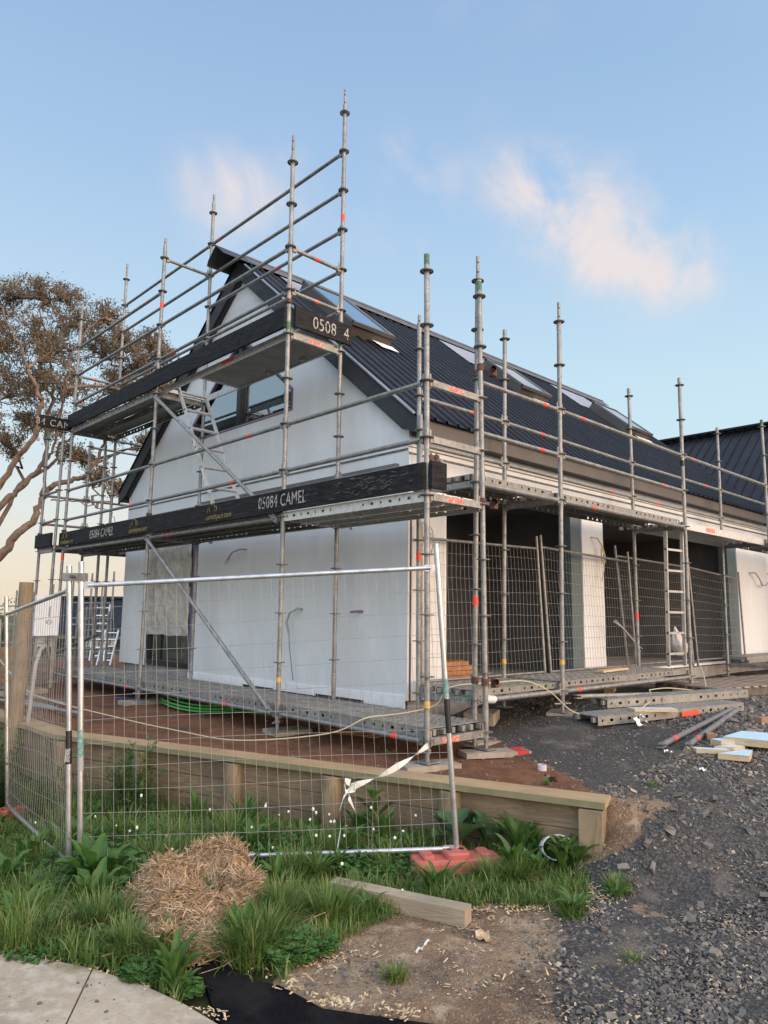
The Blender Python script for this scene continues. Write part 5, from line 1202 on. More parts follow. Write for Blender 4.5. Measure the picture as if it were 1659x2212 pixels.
# black fabric and straw
def fabric():
    out = [(-2.53,-.60),(-2.40,-.70),(-2.359,-.90),(-2.421,-1.06),(-2.416,-1.19),(-2.345,-1.32),(-2.335,-1.42),(-2.322,-1.596),(-2.2,-1.783),(-2.054,-2.0),(-1.9,-2.2),(-1.75,-2.5),(-1.7,-3.2),(-2.60,-3.2),(-2.66,-1.8),(-2.69,-1.43),(-2.69,-1.38),(-2.651,-1.28),(-2.563,-1.06),(-2.566,-.84),(-2.6,-.7)]
    b = MB(); n = len(out); b.add([(x, y, -.622) for x, y in out]+[(x, y, -.66) for x, y in out], [tuple(range(n))]+[(i,(i+1)%n,n+(i+1)%n,n+i) for i in range(n)])
    # creased upper sheet on a fine grid
    X = np.arange(-2.75,-1.66,.02); Y = np.arange(-3.2,-.56,.02); ok = {}; vs = []; fs = []
    for i, x in enumerate(X):
        for j, y in enumerate(Y):
            if inpoly(x, y, out): ok[(i,j)] = len(vs); vs.append((x, y, -.6212+.016*max(0,noise.noise(Vector((x*5,y*3,1)))-.05)+.008*max(0,noise.noise(Vector((x*11+y*6,y*4,8)))-.1)))
    for (i,j), k in ok.items():
        q = [ok.get(t) for t in ((i,j),(i+1,j),(i+1,j+1),(i,j+1))]
        if None not in q: fs.append(tuple(q))
    b.add(vs, fs, 0, True); b.build('ground_fabric', 'matfabric', None, 'black ground fabric laid between the concrete path and the dirt, running under the straw', 'ground fabric')
fabric()
SH = (-2.215,-.345)
def straw_h(x, y):
    """height of the straw heap over the ground: a broken bale with a hollow, trailing towards the fabric"""
    dx, dy = x-SH[0], y-SH[1]; vx, vy = cos(YAW), sin(YAW); dep = dx*vx+dy*vy; lat = dx*vy-dy*vx
    h = 0
    for l0, d0, sl, sd_, a in ((.07,.17,.21,.13,.335),(-.20,.08,.16,.17,.255),(.25,-.0,.13,.17,.23),(.06,-.24,.22,.15,.20),(.02,-.43,.20,.16,.13),(-.12,-.12,.15,.15,.15)):
        e = ((lat-l0)/sl)**2+((dep-d0)/sd_)**2; h += (a*math.exp(-e**1.35*.75))**4
    h = (h**.25)*.95-.015
    h -= .19*math.exp(-(((lat-.07)/.13)**2+((dep+.0)/.08)**2)); h += (.055*noise.noise(Vector((x*7, y*7, 2)))+.025*noise.noise(Vector((x*17, y*17, 4))))*_ss(h/.08)
    return h if h > .004 else -1
def straw():
    T = thing('straw_heap', (SH[0], SH[1], -.63), 'heap of loose golden straw fallen from a broken bale onto the grass', 'straw heap')
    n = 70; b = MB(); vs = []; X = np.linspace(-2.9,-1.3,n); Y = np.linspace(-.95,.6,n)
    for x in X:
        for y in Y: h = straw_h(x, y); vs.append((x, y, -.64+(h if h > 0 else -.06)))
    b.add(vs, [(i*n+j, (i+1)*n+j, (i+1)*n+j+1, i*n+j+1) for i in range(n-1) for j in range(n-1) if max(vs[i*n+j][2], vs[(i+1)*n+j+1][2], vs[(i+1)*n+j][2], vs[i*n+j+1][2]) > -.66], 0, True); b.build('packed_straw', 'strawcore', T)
    P_ = []; 
    while len(P_) < 12500:
        x, y = random.uniform(-2.85,-1.35), random.uniform(-.9,.55); h = straw_h(x, y)
        if h < 0: continue
        if h < .02 and random.random() < .5: continue
        e = .02; hx = (max(straw_h(x+e, y),0)-h)/e; hy = (max(straw_h(x, y+e),0)-h)/e
        a = random.gauss(.6, 1.2)+noise.noise(Vector((x*5, y*5, 0)))*3.5; t = Vector((cos(a), sin(a), min(2.5,max(-2.5,hx*cos(a)+hy*sin(a)))+random.gauss(.02,.20))).normalized(); P_.append((x, y, -.635+h+random.uniform(-.008,.014), t))
    for i in range(900):      # stems scattered round the heap
        a = random.random()*6.28; r = random.uniform(.25,.75); x, y = SH[0]+r*cos(a)*.8, SH[1]+r*sin(a)
        if straw_h(x, y) > 0 or split(x, y) > .2: continue
        a = random.random()*6.28; P_.append((x, y, height(x, y)+random.uniform(.01,.07), Vector((cos(a), sin(a), random.gauss(0,.3))).normalized()))
    vs = []; fs = []
    for x, y, z, t in P_:
        L = random.uniform(.07,.24)*(1.3 if random.random() < .1 else 1); w = random.uniform(.0012,.0027); u = Vector((random.uniform(-1,1), random.uniform(-1,1), random.uniform(-1,1))).cross(t).normalized(); v = t.cross(u); c = Vector((x, y, z)); o = len(vs); bend = u*random.uniform(-.012,.012)
        for q, k in ((c-t*L/2, .8), (c+bend, 1), (c+t*L/2, .7)):
            for an in (0, 2.09, 4.19): p = q+(u*cos(an)+v*sin(an))*w*k; vs.append((p.x, p.y, p.z))
        for s in (0, 3):
            for i in range(3): j = (i+1)%3; fs += [o+s+i, o+s+j, o+s+3+j, o+s+3+i]
    g = T['_o']; V = np.array(vs)-np.array(g); o = link('straw_stems', np_mesh('straw_stems', V, fs, 4, ['straw','straw2','straw3'], loop_mi=np.repeat(RNG.choice(3, len(P_), p=[.55,.30,.15]), 6)), kind='stuff', parent=T)
straw()

# ------------------------------------------------------------------ stones, chips
def infrustum(x, y, m=.06):
    dx, dy = x-CAM[0], y-CAM[1]; f = dx*cos(YAW)+dy*sin(YAW); s = dx*sin(YAW)-dy*cos(YAW); return f > 1.2 and abs(s) < f*(.53+m)+.35
ICO = None
def stones():
    t = (1+5**.5)/2; V0 = np.array([(-1,t,0),(1,t,0),(-1,-t,0),(1,-t,0),(0,-1,t),(0,1,t),(0,-1,-t),(0,1,-t),(t,0,-1),(t,0,1),(-t,0,-1),(-t,0,1)])/1.9
    F0 = np.array([(0,11,5),(0,5,1),(0,1,7),(0,7,10),(0,10,11),(1,5,9),(5,11,4),(11,10,2),(10,7,6),(7,1,8),(3,9,4),(3,4,2),(3,2,6),(3,6,8),(3,8,9),(4,9,5),(2,4,11),(6,2,10),(8,6,7),(9,8,1)])
    C8 = np.array([(-1,-1,-1),(1,-1,-1),(1,1,-1),(-1,1,-1),(-1,-1,1),(1,-1,1),(1,1,1),(-1,1,1)])*.62
    T12 = np.array([(0,2,1),(0,3,2),(4,5,6),(4,6,7),(0,1,5),(0,5,4),(1,2,6),(1,6,5),(2,3,7),(2,7,6),(3,0,4),(3,4,7)])
    def shard(sz, flat=.5): return C8*RNG.uniform(.45,1.25,(8,3))*np.array([1.3,.9,flat])*RNG.uniform(.7,1.25,3)*sz
    def lie(P_):
        ax, ay, az = random.gauss(0,.45), random.gauss(0,.45), random.random()*6.28
        R = Matrix.Rotation(az, 3, 'Z') @ Matrix.Rotation(ax, 3, 'X') @ Matrix.Rotation(ay, 3, 'Y'); return P_ @ np.array(R).T
    vs = []; fs = []; tone = []; k = 0; tries = 0
    while k < 46000 and tries < 900000:
        tries += 1
        f = random.uniform(1.3, 9.5)**1.0; f = 1.3+8.2*random.random()**1.35; s = random.uniform(-.5,.62)*f*1.0
        x = CAM[0]+f*cos(YAW)+s*sin(YAW); y = CAM[1]+f*sin(YAW)-s*cos(YAW)
        g, r_, tf = zones(x, y); p = g*(1.0 if noise.noise(Vector((x*1.6,y*1.6,11)))+random.gauss(0,.12) < .28 else .35)+(1-g)*(1-tf)*.30*(1-r_*.8)
        if g > .5 and x < 2.6 and y > -1.25 and split(x, y) > .5: p *= .30     # finer chips on the mound
        if random.random() > p or inpoly(x, y, MATP) or x < -2.6: continue
        sz = (.0042+.0125*random.random()**3.2)*(1 if random.random() > .03 else 1.7)*(1+.25*max(0,min(3,x)))
        if g < .4: sz *= .6
        if g > .5 and x < 2.6 and y > -1.25 and split(x, y) > .5: sz *= .55
        P_ = lie(shard(sz*1.15))+np.array([x, y, height(x, y)+sz*random.uniform(-.12,.22)]); vs.append(P_); fs.append(T12+8*k); v = min(1,max(0,random.gauss(.42,.2))); v = random.uniform(.84,1) if random.random() < .09 else v; tone += [v]*8; k += 1
    me = np_mesh('crushed_stone', np.concatenate(vs), np.concatenate(fs).ravel(), 3, ['stone'], attr={'tone': tone}); link('crushed_stone', me, kind='stuff', label='loose grey crushed stone spread over the ground on the right', cat='gravel')
    # the larger rocks heaped at the end of the wall
    big = [(.15,-1.78,.05),(.32,-1.85,.06),(.05,-1.86,.045),(.24,-2.02,.05),(.5,-1.8,.055),(.42,-2.05,.05),(.62,-1.95,.06),(.55,-1.62,.045),(.75,-1.7,.05),(.36,-1.68,.035),(-.05,-1.72,.04),(.9,-1.9,.045),(.0,-2.02,.035),(.70,-2.2,.045),(-.75,-1.98,.04),(-.6,-2.5,.05),(-1.0,-2.55,.035),(.2,-2.45,.04),(-.3,-2.25,.05),(-1.3,-2.4,.03),(.45,-1.42,.05),(.38,-1.5,.04),(3.9,-1.5,.09),(3.4,-1.1,.08),(2.2,-1.72,.045),(3.0,-1.0,.05)]
    for i, (x, y, s) in enumerate(big[:20]+big[22:25]):
        s *= .85
        P_ = lie(shard(s*.95, .6)); P_[:,2] -= P_[:,2].min()*.7; me = np_mesh('rock', P_, T12.ravel(), 3, ['stone'], attr={'tone': [random.uniform(.35,.8)]*8}); link('rock', me, label='angular grey rock, clearly larger than the crushed stone around it', cat='rock', group='larger rocks in the gravel', loc=(x, y, height(x, y)))
    # wood chips
    vs = []; fs = []; k = 0; base = np.array([(-.5,-.5,0),(.5,-.5,0),(.5,.5,0),(-.5,.5,0),(-.5,-.5,1),(.5,-.5,1),(.5,.5,1),(-.5,.5,1)]); F = np.array([(0,3,2,1),(4,5,6,7),(0,1,5,4),(1,2,6,5),(2,3,7,6),(3,0,4,7)])
    def chip(x, y, z, sc=1.0):
        nonlocal k
        L, w, h = random.uniform(.008,.020+.03*random.random()**3)*sc, random.uniform(.003,.009)*sc, .002; a = random.random()*pi; P_ = base*np.array([L,w,h]); P_[:,2] += P_[:,0]*random.uniform(-.5,.5); P_[:,1] += P_[:,0]**2*random.uniform(-14,14); P_[:,:2] *= RNG.uniform(.6,1.2,(8,1)); R = np.array([(cos(a),sin(a),0),(-sin(a),cos(a),0),(0,0,1)]); vs.append(P_@R+np.array([x,y,z+.006])); fs.append(F+8*k); k += 1
    while k < 750:
        f = 1.5+5*random.random(); s = random.uniform(-.2,.6)*f; x = CAM[0]+f*cos(YAW)+s*sin(YAW); y = CAM[1]+f*sin(YAW)-s*cos(YAW); g, r_, tf = zones(x, y)
        if noise.noise(Vector((x*3,y*3,7)))+random.uniform(-.25,.25) < .08 or tf > .5 or split(x,y) > .6 or inpoly(x, y, MATP): continue
        chip(x, y, height(x, y))
    edge = [(-3.16,-.2),(-3.03,-.42),(-2.92,-.62),(-2.80,-.95),(-2.745,-1.2),(-2.70,-1.42)]
    for i in range(170):
        j = random.randrange(5); t = random.random(); x = edge[j][0]*(1-t)+edge[j+1][0]*t+random.gauss(.02,.02); y = edge[j][1]*(1-t)+edge[j+1][1]*t; 
        if noise.noise(Vector((x*6,y*6,1))) > -.1: chip(x, y, -.606 if x < np.interp(y, [e[1] for e in edge[::-1]], [e[0] for e in edge[::-1]]) else -.615, .9)
    me_ = [(-2.338,-1.36),(-2.322,-1.596),(-2.2,-1.783),(-2.054,-2.0)]
    for i in range(260):
        j = random.randrange(3); t = random.random(); x = me_[j][0]*(1-t)+me_[j+1][0]*t; y = me_[j][1]*(1-t)+me_[j+1][1]*t
        if noise.noise(Vector((x*5,y*5,4)))+.15*(j==0) > 0: chip(x+random.gauss(.03,.035), y+random.gauss(.02,.03), -.615, 1.1)
    for i in range(200):
        a = random.gauss(0,1); x = -2.12+random.gauss(0,.12); y = -1.22+random.gauss(0,.07)-.3*(x+2.1); chip(x, y, height(x,y), 1.0)
    for i in range(230): x = random.uniform(-1.1,-.2); y = turf_edge(x)-abs(random.gauss(.02,.07)); chip(x, y, height(x,y), 1.1)
    link('wood_chips', np_mesh('wood_chips', np.concatenate(vs), np.concatenate(fs).ravel(), 4, ['chip','straw'], loop_mi=np.repeat((RNG.random(k) < .35).astype(int), 6)), kind='stuff', label='pale wood chips and splinters strewn over the dirt', cat='wood chips')
    # dark stone crumbs on the path
    vs = []; fs = []; k = 0
    for i in range(60):
        t = random.random(); x = -2.85-.9*t+random.uniform(-.1,.1); y = -.5-1.3*random.random(); 
        if x > np.interp(y, [-1.42,-1.2,-.95,-.62,-.42,-.2], [-2.72,-2.745,-2.8,-2.92,-3.03,-3.16])-.03: continue
        s = .003+.009*random.random()**3; q, _ = np.linalg.qr(RNG.normal(0,1,(3,3))); vs.append((V0*np.array([1.2,.9,.5])*s)@q+np.array([x,y,-.606])); fs.append(F0+12*k); k += 1
    link('path_grit', np_mesh('path_grit', np.concatenate(vs), np.concatenate(fs).ravel(), 3, ['stone'], attr={'tone': [.25]*(12*k)}), kind='stuff', label='dark stone crumbs on the concrete path', cat='grit')
stones()
# ------------------------------------------------------------------ vegetation
def blades(base, ang, lean, hgt, wid, curve, seg=4, tipw=.12):
    """vectorised ribbon leaves; base (n,3); lean = tilt of the tip from upright, curve = extra droop"""
    n = len(base); t = np.linspace(0, 1, seg+1)[None, :]; th = lean[:, None]*(.35+.65*t)+curve[:, None]*t*t
    ds = hgt[:, None]/seg; dx = np.cumsum(np.sin(th)*ds, 1)-np.sin(th[:, :1])*ds; dz = np.cumsum(np.cos(th)*ds, 1)-np.cos(th[:, :1])*ds
    ca, sa = np.cos(ang)[:, None], np.sin(ang)[:, None]
    cx = base[:, :1]+dx*ca; cy = base[:, 1:2]+dx*sa; cz = base[:, 2:3]+dz
    prof = np.minimum(1, (1-t)*2.2+tipw)*np.minimum(1, t*3+.55); w = wid[:, None]*prof/2
    L = np.stack([cx-sa*w, cy+ca*w, cz], -1); R = np.stack([cx+sa*w, cy-ca*w, cz], -1)
    V = np.stack([L, R], 2).reshape(n, -1, 3); m = 2*(seg+1)
    f = np.array([(2*i, 2*i+1, 2*i+3, 2*i+2) for i in range(seg)]); F = (f[None]+np.arange(n)[:, None, None]*m).reshape(-1)
    return V.reshape(-1, 3), F, seg
def grass():
    B = []; pts = []
    def ok(x, y):
        if inpoly(x, y, MATP) and not (x < -2.5 and y > -.62): return False
        if x < np.interp(y, [-6,-1.42,-1.2,-.95,-.62,-.42,-.2,.35,1.6,1.7], [-2.55,-2.72,-2.745,-2.8,-2.92,-3.03,-3.16,-3.42,-3.9,-99]): return False
        if split(x, y) > .35 or not infrustum(x, y): return False
        if straw_h(x, y) > .06: return False
        return y > turf_edge(x)+.02*noise.noise(Vector((x*9,y*9,0)))-.03
    def keep_low(x, y): return abs(x+.62) < .40 and -1.0 < y < -.55
    n = 0; tries = 0
    while n < 62000 and tries < 900000:
        tries += 1
        f = 1.9+6.5*random.random()**1.2; s = random.uniform(-.62,.6)*f; x = CAM[0]+f*cos(YAW)+s*sin(YAW); y = CAM[1]+f*sin(YAW)-s*cos(YAW)
        if not ok(x, y): continue
        c = noise.noise(Vector((x*3.1, y*3.1, 3)))*.5+noise.noise(Vector((x*7, y*7, 5)))*.35
        if random.random() > .62+c*.9: continue
        h = .07+.11*max(0, .45+c*1.2)
        dw = 0
        if x < -1.0 and y > -.3+.0: h *= 1.25
        d = abs((x-WE[0])*WD[1]-(y-WE[1])*WD[0])
        if d < .6 and y > -.6: h *= 1.0
        if y < -.95: h *= .75
        if y > 2: h *= 1.5
        if keep_low(x, y): h *= .6
        fx, fy = FR[0]-FL[0], FR[1]-FL[1]; ft = ((x-FL[0])*fx+(y-FL[1])*fy)/(fx*fx+fy*fy); fd = ((x-FL[0])*fy-(y-FL[1])*fx)/math.hypot(fx, fy)
        if ft > .35 and -.12 < fd < .42: h *= .42
        if -2.85 < x < -2.0 and .7 < y < 3.4: h *= .42
        if -2.05 < x < -1.2 and -1.1 < y < -.35: h *= .9
        pts.append((x, y, height(x, y)-.01, h*random.uniform(.6,1.35))); n += 1
    # denser tussocks
    T = [(-2.30,-1.02,.14,.20,900),(-2.72,-.62,.10,.19,600),(-2.62,-.80,.10,.17,900),(-2.48,-.72,.08,.18,500),(-1.95,-.75,.17,.22,1100),(-1.75,-.95,.14,.19,800),(-2.15,-.95,.12,.2,700),(-1.5,-.3,.16,.20,700),(-1.15,-.1,.16,.20,600),(-.45,-1.22,.12,.15,600),(-.62,-1.12,.12,.14,500),(-.95,-.6,.2,.16,600),(-2.9,.1,.2,.2,800),(-2.7,-.2,.2,.2,900),(-1.9,1.3,.2,.28,700),(-1.3,.75,.2,.26,600),(-1.7,.9,.22,.25,700),(-1.92,-1.62,.05,.09,160),(-.95,-2.25,.05,.06,90),(.15,.55,.06,.06,120),(.28,-.95,.04,.05,60),(.9,-1.45,.05,.05,70),(-.70,-1.75,.09,.10,260),(-.2,-1.75,.08,.10,260),(-2.5,1.2,.3,.22,700),(-2.0,.55,.2,.24,600)]
    for cx, cy, r, h, k in T:
        for i in range(k):
            a = random.random()*2*pi; q = r*math.sqrt(random.random())*random.uniform(.3,1.2); x, y = cx+q*cos(a), cy+q*sin(a)
            if straw_h(x, y) > .04 or keep_low(x, y): continue
            pts.append((x, y, height(x, y)-.01, h*random.uniform(.55,1.25), a, q/r))
    base = np.array([p[:3] for p in pts]); hg = np.array([p[3] for p in pts]); N_ = len(pts)
    ang = RNG.uniform(0, 2*pi, N_); lean = np.abs(RNG.normal(.28,.25,N_))
    fl = RNG.random(N_) < .27; lean[fl] = RNG.uniform(.8,1.45,fl.sum())
    for i, p in enumerate(pts):
        if len(p) > 4 and not fl[i]: ang[i] = p[4]+random.gauss(0,.5); lean[i] = .1+.65*p[5]+random.gauss(0,.12)
    wd = (.0022+.0058*RNG.random(N_)**2.2)*(1+.08*np.abs(base[:,0]+3)); cu = np.abs(RNG.normal(.55,.4,N_))
    V, F, sg = blades(base, ang, lean, hg, wd, cu); dry = (RNG.random(N_) < .07).astype(int); dry[(RNG.random(N_) < .24) & (dry == 0)] = 2
    link('grass', np_mesh('grass', V, F, 4, ['grass','grassdry','grass2'], loop_mi=np.repeat(dry, sg), smooth=True), kind='stuff', label='long green grass growing between the path, the fence and the wall', cat='grass')
    # clover: small round leaflets in threes on low stems
    vs = []; fs = []; o = 0
    def clover(x, y, z, s):
        nonlocal o
        a0 = random.random()*6.28; tx, ty = random.gauss(0,.25), random.gauss(0,.25)
        for k in range(3):
            a = a0+k*2.094; c = Vector((x+cos(a)*s*.55, y+sin(a)*s*.55, z+random.uniform(-.002,.004)))
            for j in range(6): b_ = a+j*pi/3; r = s*.55*(.86 if j == 0 else 1); px, py = cos(b_)*r, sin(b_)*r; vs.append((c.x+px, c.y+py, c.z+tx*(px+cos(a)*s*.5)+ty*(py+sin(a)*s*.5)))
            fs.extend([o, o+1, o+2, o+3, o, o+3, o+4, o+5]); o += 6
    P_ = [(-2.15,-1.08,.17,.10,1300),(-2.02,-1.12,.13,.09,700),(-2.3,-1.15,.09,.09,500),(-2.62,-.45,.18,.09,500),(-2.95,-.25,.22,.07,700),(-2.75,-.85,.10,.08,500),(-2.66,-1.12,.05,.06,200),(-1.2,.2,.45,.14,800),(-.75,-.2,.35,.12,500),(-2.4,.2,.4,.12,900),(-1.6,.7,.4,.16,600),(-3.0,.5,.3,.08,500),(-2.5,-.1,.3,.11,900),(-2.85,.05,.25,.10,700),(-1.9,.9,.5,.18,900),(-1.0,-.5,.3,.10,500),(-2.3,1.0,.4,.16,600),(-2.75,-.55,.15,.09,400)]
    for cx, cy, r, h, k in P_:
        for i in range(k):
            a = random.random()*6.28; q = r*math.sqrt(random.random()); x, y = cx+q*cos(a), cy+q*sin(a)*1.1
            if straw_h(x, y) > .05 or (inpoly(x, y, MATP) and x > -2.58): continue
            clover(x, y, height(x, y)+h*(.35+.65*random.random())*(1-.5*(q/r)**2), random.uniform(.011,.019))
    link('clover', np_mesh('clover', vs, fs, 4, ['clover']), kind='stuff', label='low patches of clover leaves along the edge of the grass', cat='clover')
grass()
def flowers():
    spots = []
    for i in range(34):
        x, y = random.gauss(-1.1,.40), random.gauss(.15,.55)
        if split(x, y) > .2 or straw_h(x,y) > 0: continue
        spots.append((x, y))
    for i in range(10): spots.append((random.gauss(-2.1,.25), random.gauss(1.2,.35)))
    b = MB(); b.poly([(0,0,0),(.008,.004,.12),(.002,.0,.22)], .0013, 4, caps=False, mi=1); 
    vs = []; n = 8
    for j in range(1, 6):
        for i in range(n): a = 2*pi*i/n; t = pi*j/6; r = .0115*(1+.12*((i+j)%2)); vs.append((r*sin(t)*cos(a), r*sin(t)*sin(a), .228+r*.9*cos(t)))
    b.add(vs, [(j*n+i, j*n+(i+1)%n, (j+1)*n+(i+1)%n, (j+1)*n+i) for j in range(4) for i in range(n)]+[tuple(range(n)), tuple(range(4*n,5*n))])
    me = b.mesh('clover_flower', ['flower','clover'])
    for x, y in spots:
        o = link('clover_flower', me, label='small round white clover flower standing above the grass near the wall', cat='flower', group='white clover flowers', loc=(x, y, height(x, y))); o.rotation_euler = (random.gauss(0,.12), random.gauss(0,.12), random.random()*6); s = random.uniform(.5,.85); o.scale = (s, s, s*random.uniform(.8,1.6))
flowers()
def leafy(name, x, y, n, L, W_, label, m='dock', cat='plant', tilt=(.35,1.2), wave=.16, stalk=.22, curl=.9, z=None, tip=1.0, group=None, seed=1, ang=None):
    """rosette of broad leaves with a midrib fold and wavy margins"""
    r = random.Random(seed); z = height(x, y) if z is None else z; T = thing(name, (x, y, z), label, cat, group); g = T['_o']
    for k in range(n):
        a = (k*2.4+r.uniform(-.3,.3)) if ang is None else r.uniform(*ang); l = L*r.uniform(.65,1.1); w = W_*r.uniform(.75,1.1); th0 = r.uniform(*tilt); S = 12; vs = []; px, pz_ = 0.0, 0.0; ph = r.uniform(0,6); cc = curl*r.uniform(.5,1.3)
        for i in range(S+1):
            t = i/S; th = th0*.55+cc*t*t; 
            if i: px += sin(th)*l/S; pz_ += cos(th)*l/S
            ww = 0.006 if t < stalk else w*max(.02, sin(pi*((t-stalk)/(1-stalk))**.75*.97+.05))**(.8)
            for s in (-1, -.5, 0, .5, 1):
                lift = abs(s)*ww*.35+wave*ww*sin(ph+t*22+s*2)*abs(s)
                n_ = (-cos(th), sin(th)); q = Vector((px+n_[0]*lift, s*ww/2, pz_+n_[1]*lift)); q = Matrix.Rotation(a, 3, 'Z') @ q; vs.append((g[0]+q.x+.015*cos(a), g[1]+q.y+.015*sin(a), g[2]+q.z))
        b = MB(); b.add(vs, [(5*i+j, 5*i+j+1, 5*i+j+6, 5*i+j+5) for i in range(S) for j in range(4)], 0, True); b.build('leaf', m, T, fix=False)
leafy('dock_plant', -2.46, .42, 26, .36, .10, 'large broad-leaved dock plant between the left fence posts and the straw', seed=3)
leafy('dock_plant', -2.58, .12, 12, .26, .08, 'smaller broad-leaved dock plant in front of the largest one', seed=5)
leafy('dock_plant', -2.78, 1.0, 9, .24, .07, 'broad-leaved dock plant at the left edge under the edge-on fence panel', seed=6)
leafy('plantain', -2.24, .12, 16, .34, .03, 'long narrow-leaved plantain against the left side of the straw heap', 'plantain', wave=.04, seed=7, tilt=(.3,1.3), curl=1.1)
leafy('plantain', -2.62, -.72, 30, .19, .02, 'narrow-leaved plantain clump at the corner of the path nearest the camera', 'plantain', wave=.04, seed=8, tilt=(.4,1.4))
leafy('plantain', -2.70, -1.08, 12, .15, .035, 'small plantain at the very tip of the grass between path and black fabric', 'plantain', wave=.04, seed=9)
leafy('plantain', -1.42, -.42, 18, .22, .03, 'narrow-leaved plantain in front of the bottom fence rail', 'plantain', wave=.04, seed=10, tilt=(.3,1.0))
leafy('plantain', -1.05, .95, 18, .32, .045, 'upright plantain clump before the second round post of the wall', 'plantain', wave=.04, seed=11, tilt=(.1,.8), curl=.5)
leafy('plantain', -.05, -1.38, 16, .22, .05, 'plantain rosette at the foot of the dirt bank beside the broken pipe', 'plantain', wave=.04, seed=12, tilt=(.5,1.5))
leafy('plantain', -.16, -1.02, 18, .30, .06, 'tall plantain clump left of the broken pipe under the capping', 'plantain', wave=.04, seed=13, tilt=(.2,1.1), curl=.7, z=-.6)
leafy('plantain', -.62, -1.74, 14, .15, .035, 'low plantain rosette on the brown dirt, nearer than the bank', 'plantain', wave=.04, seed=14, tilt=(.9,1.7))
leafy('plantain', -.28, -1.80, 12, .13, .03, 'low plantain rosette at the edge of the loose stones', 'plantain', wave=.04, seed=15, tilt=(.9,1.7))
leafy('plantain', -1.52, -1.00, 12, .14, .03, 'small plantain beside the timber beam', 'plantain', wave=.04, seed=16, tilt=(.6,1.5))
leafy('plantain', -2.95, .15, 10, .22, .05, 'plantain at the left edge behind the concrete path', 'plantain', wave=.05, seed=17)
leafy('gourd_plant', -.38, -.62, 9, .30, .20, 'plant with big rounded grey-green leaves right of the front fence post', 'bigleaf', wave=.06, seed=18, tilt=(.3,1.3), stalk=.35, z=-.6)
leafy('gourd_plant', -.20, -.80, 7, .26, .17, 'smaller plant with rounded grey-green leaves under the wall capping', 'bigleaf', wave=.06, seed=19, tilt=(.3,1.3), stalk=.35, z=-.6)
leafy('dock_plant', -.95, -.18, 9, .26, .06, 'light green upright dock plant behind the fence near the knotted tape', 'dock', seed=20, tilt=(.1,1.0))
leafy('dock_plant', -1.35, .40, 9, .26, .06, 'dock plant in the middle of the grass behind the fence', 'dock', seed=21, tilt=(.1,1.0))
leafy('weed_sprig', -.96, -.42, 9, .10, .03, 'thin weed growing up beside the knotted white tape', 'plantain', seed=22, z=-.22)
b = MB(); b.poly([(-.95,-.40,-.6),(-.95,-.41,-.35),(-.97,-.42,-.10)], .003, 5); b.build('thin_weed', 'bark', None, 'thin reddish weed beside the knotted white tape', 'plant')
def feathery(x, y, h, r, n, label, seed):
    """tall weed with finely divided leaves on upright stems"""
    rd = random.Random(seed); z = height(x, y); T = thing('feathery_weed', (x, y, z), label, 'plant', 'tall feathery weeds'); g = T['_o']; b = MB(); vs = []; fs = []; o = 0
    for k in range(n):
        a = rd.random()*6.28; q = r*math.sqrt(rd.random())*.6; hh = h*rd.uniform(.45,1)*(1-.45*q/r); p0 = Vector((x+q*cos(a)*.5, y+q*sin(a)*.5, z)); p1 = Vector((x+q*cos(a)*1.5, y+q*sin(a)*1.5, z+hh)); pm = (p0+p1)/2+Vector((rd.gauss(0,.02), rd.gauss(0,.02), 0)); b.poly([p0, pm, p1], [.005,.004,.002], 5, caps=False)
        for i in range(int(hh*42)):
            t = .08+.92*rd.random(); c = p0.lerp(pm, t*2) if t < .5 else pm.lerp(p1, t*2-1); a2 = rd.random()*6.28; L = rd.uniform(.05,.13)*(1.15-.6*t); el = rd.uniform(.1,.9); d = Vector((cos(a2)*cos(el), sin(a2)*cos(el), sin(el))); sdv = Vector((-sin(a2), cos(a2), 0))
            for j in range(5):
                for s in (-1, 1):
                    e = c+d*L*(.25+.75*j/4); dr = (d*.55+sdv*s+Vector((0,0,rd.gauss(0,.25)))).normalized()*L*.32*(1.1-.16*j); w = d*.0055; vs.extend([tuple(e-w-Vector(g)), tuple(e+w-Vector(g)), tuple(e+dr+w*.4-Vector(g)), tuple(e+dr-w*.4-Vector(g))]); fs.extend([o, o+1, o+2, o+3]); o += 4
    b.build('stem', 'feather', T); link('leaves', np_mesh('leaves', vs, fs, 4, ['feather']), kind='stuff', parent=T)
feathery(-1.50, 2.0, .86, .30, 34, 'tall feathery weed growing up the face of the wall left of the green pipe coil', 1)
feathery(-1.95, 2.75, .62, .2, 14, 'short feathery weed at the corner of the wall', 2)
feathery(-2.15, 3.4, .95, .35, 26, 'tallest feathery weed, behind the edge-on fence panel', 3)
feathery(-2.55, 3.1, .7, .3, 20, 'feathery weed below the round timber pole', 4)
feathery(-2.1, 4.3, .85, .35, 22, 'feathery weed behind the round timber pole', 5)
feathery(-2.4, -.50, .14, .16, 26, 'low feathery weed in front of the straw heap', 6)
feathery(-2.75, -.25, .14, .2, 26, 'low feathery weed between the pink foot and the straw heap', 7)

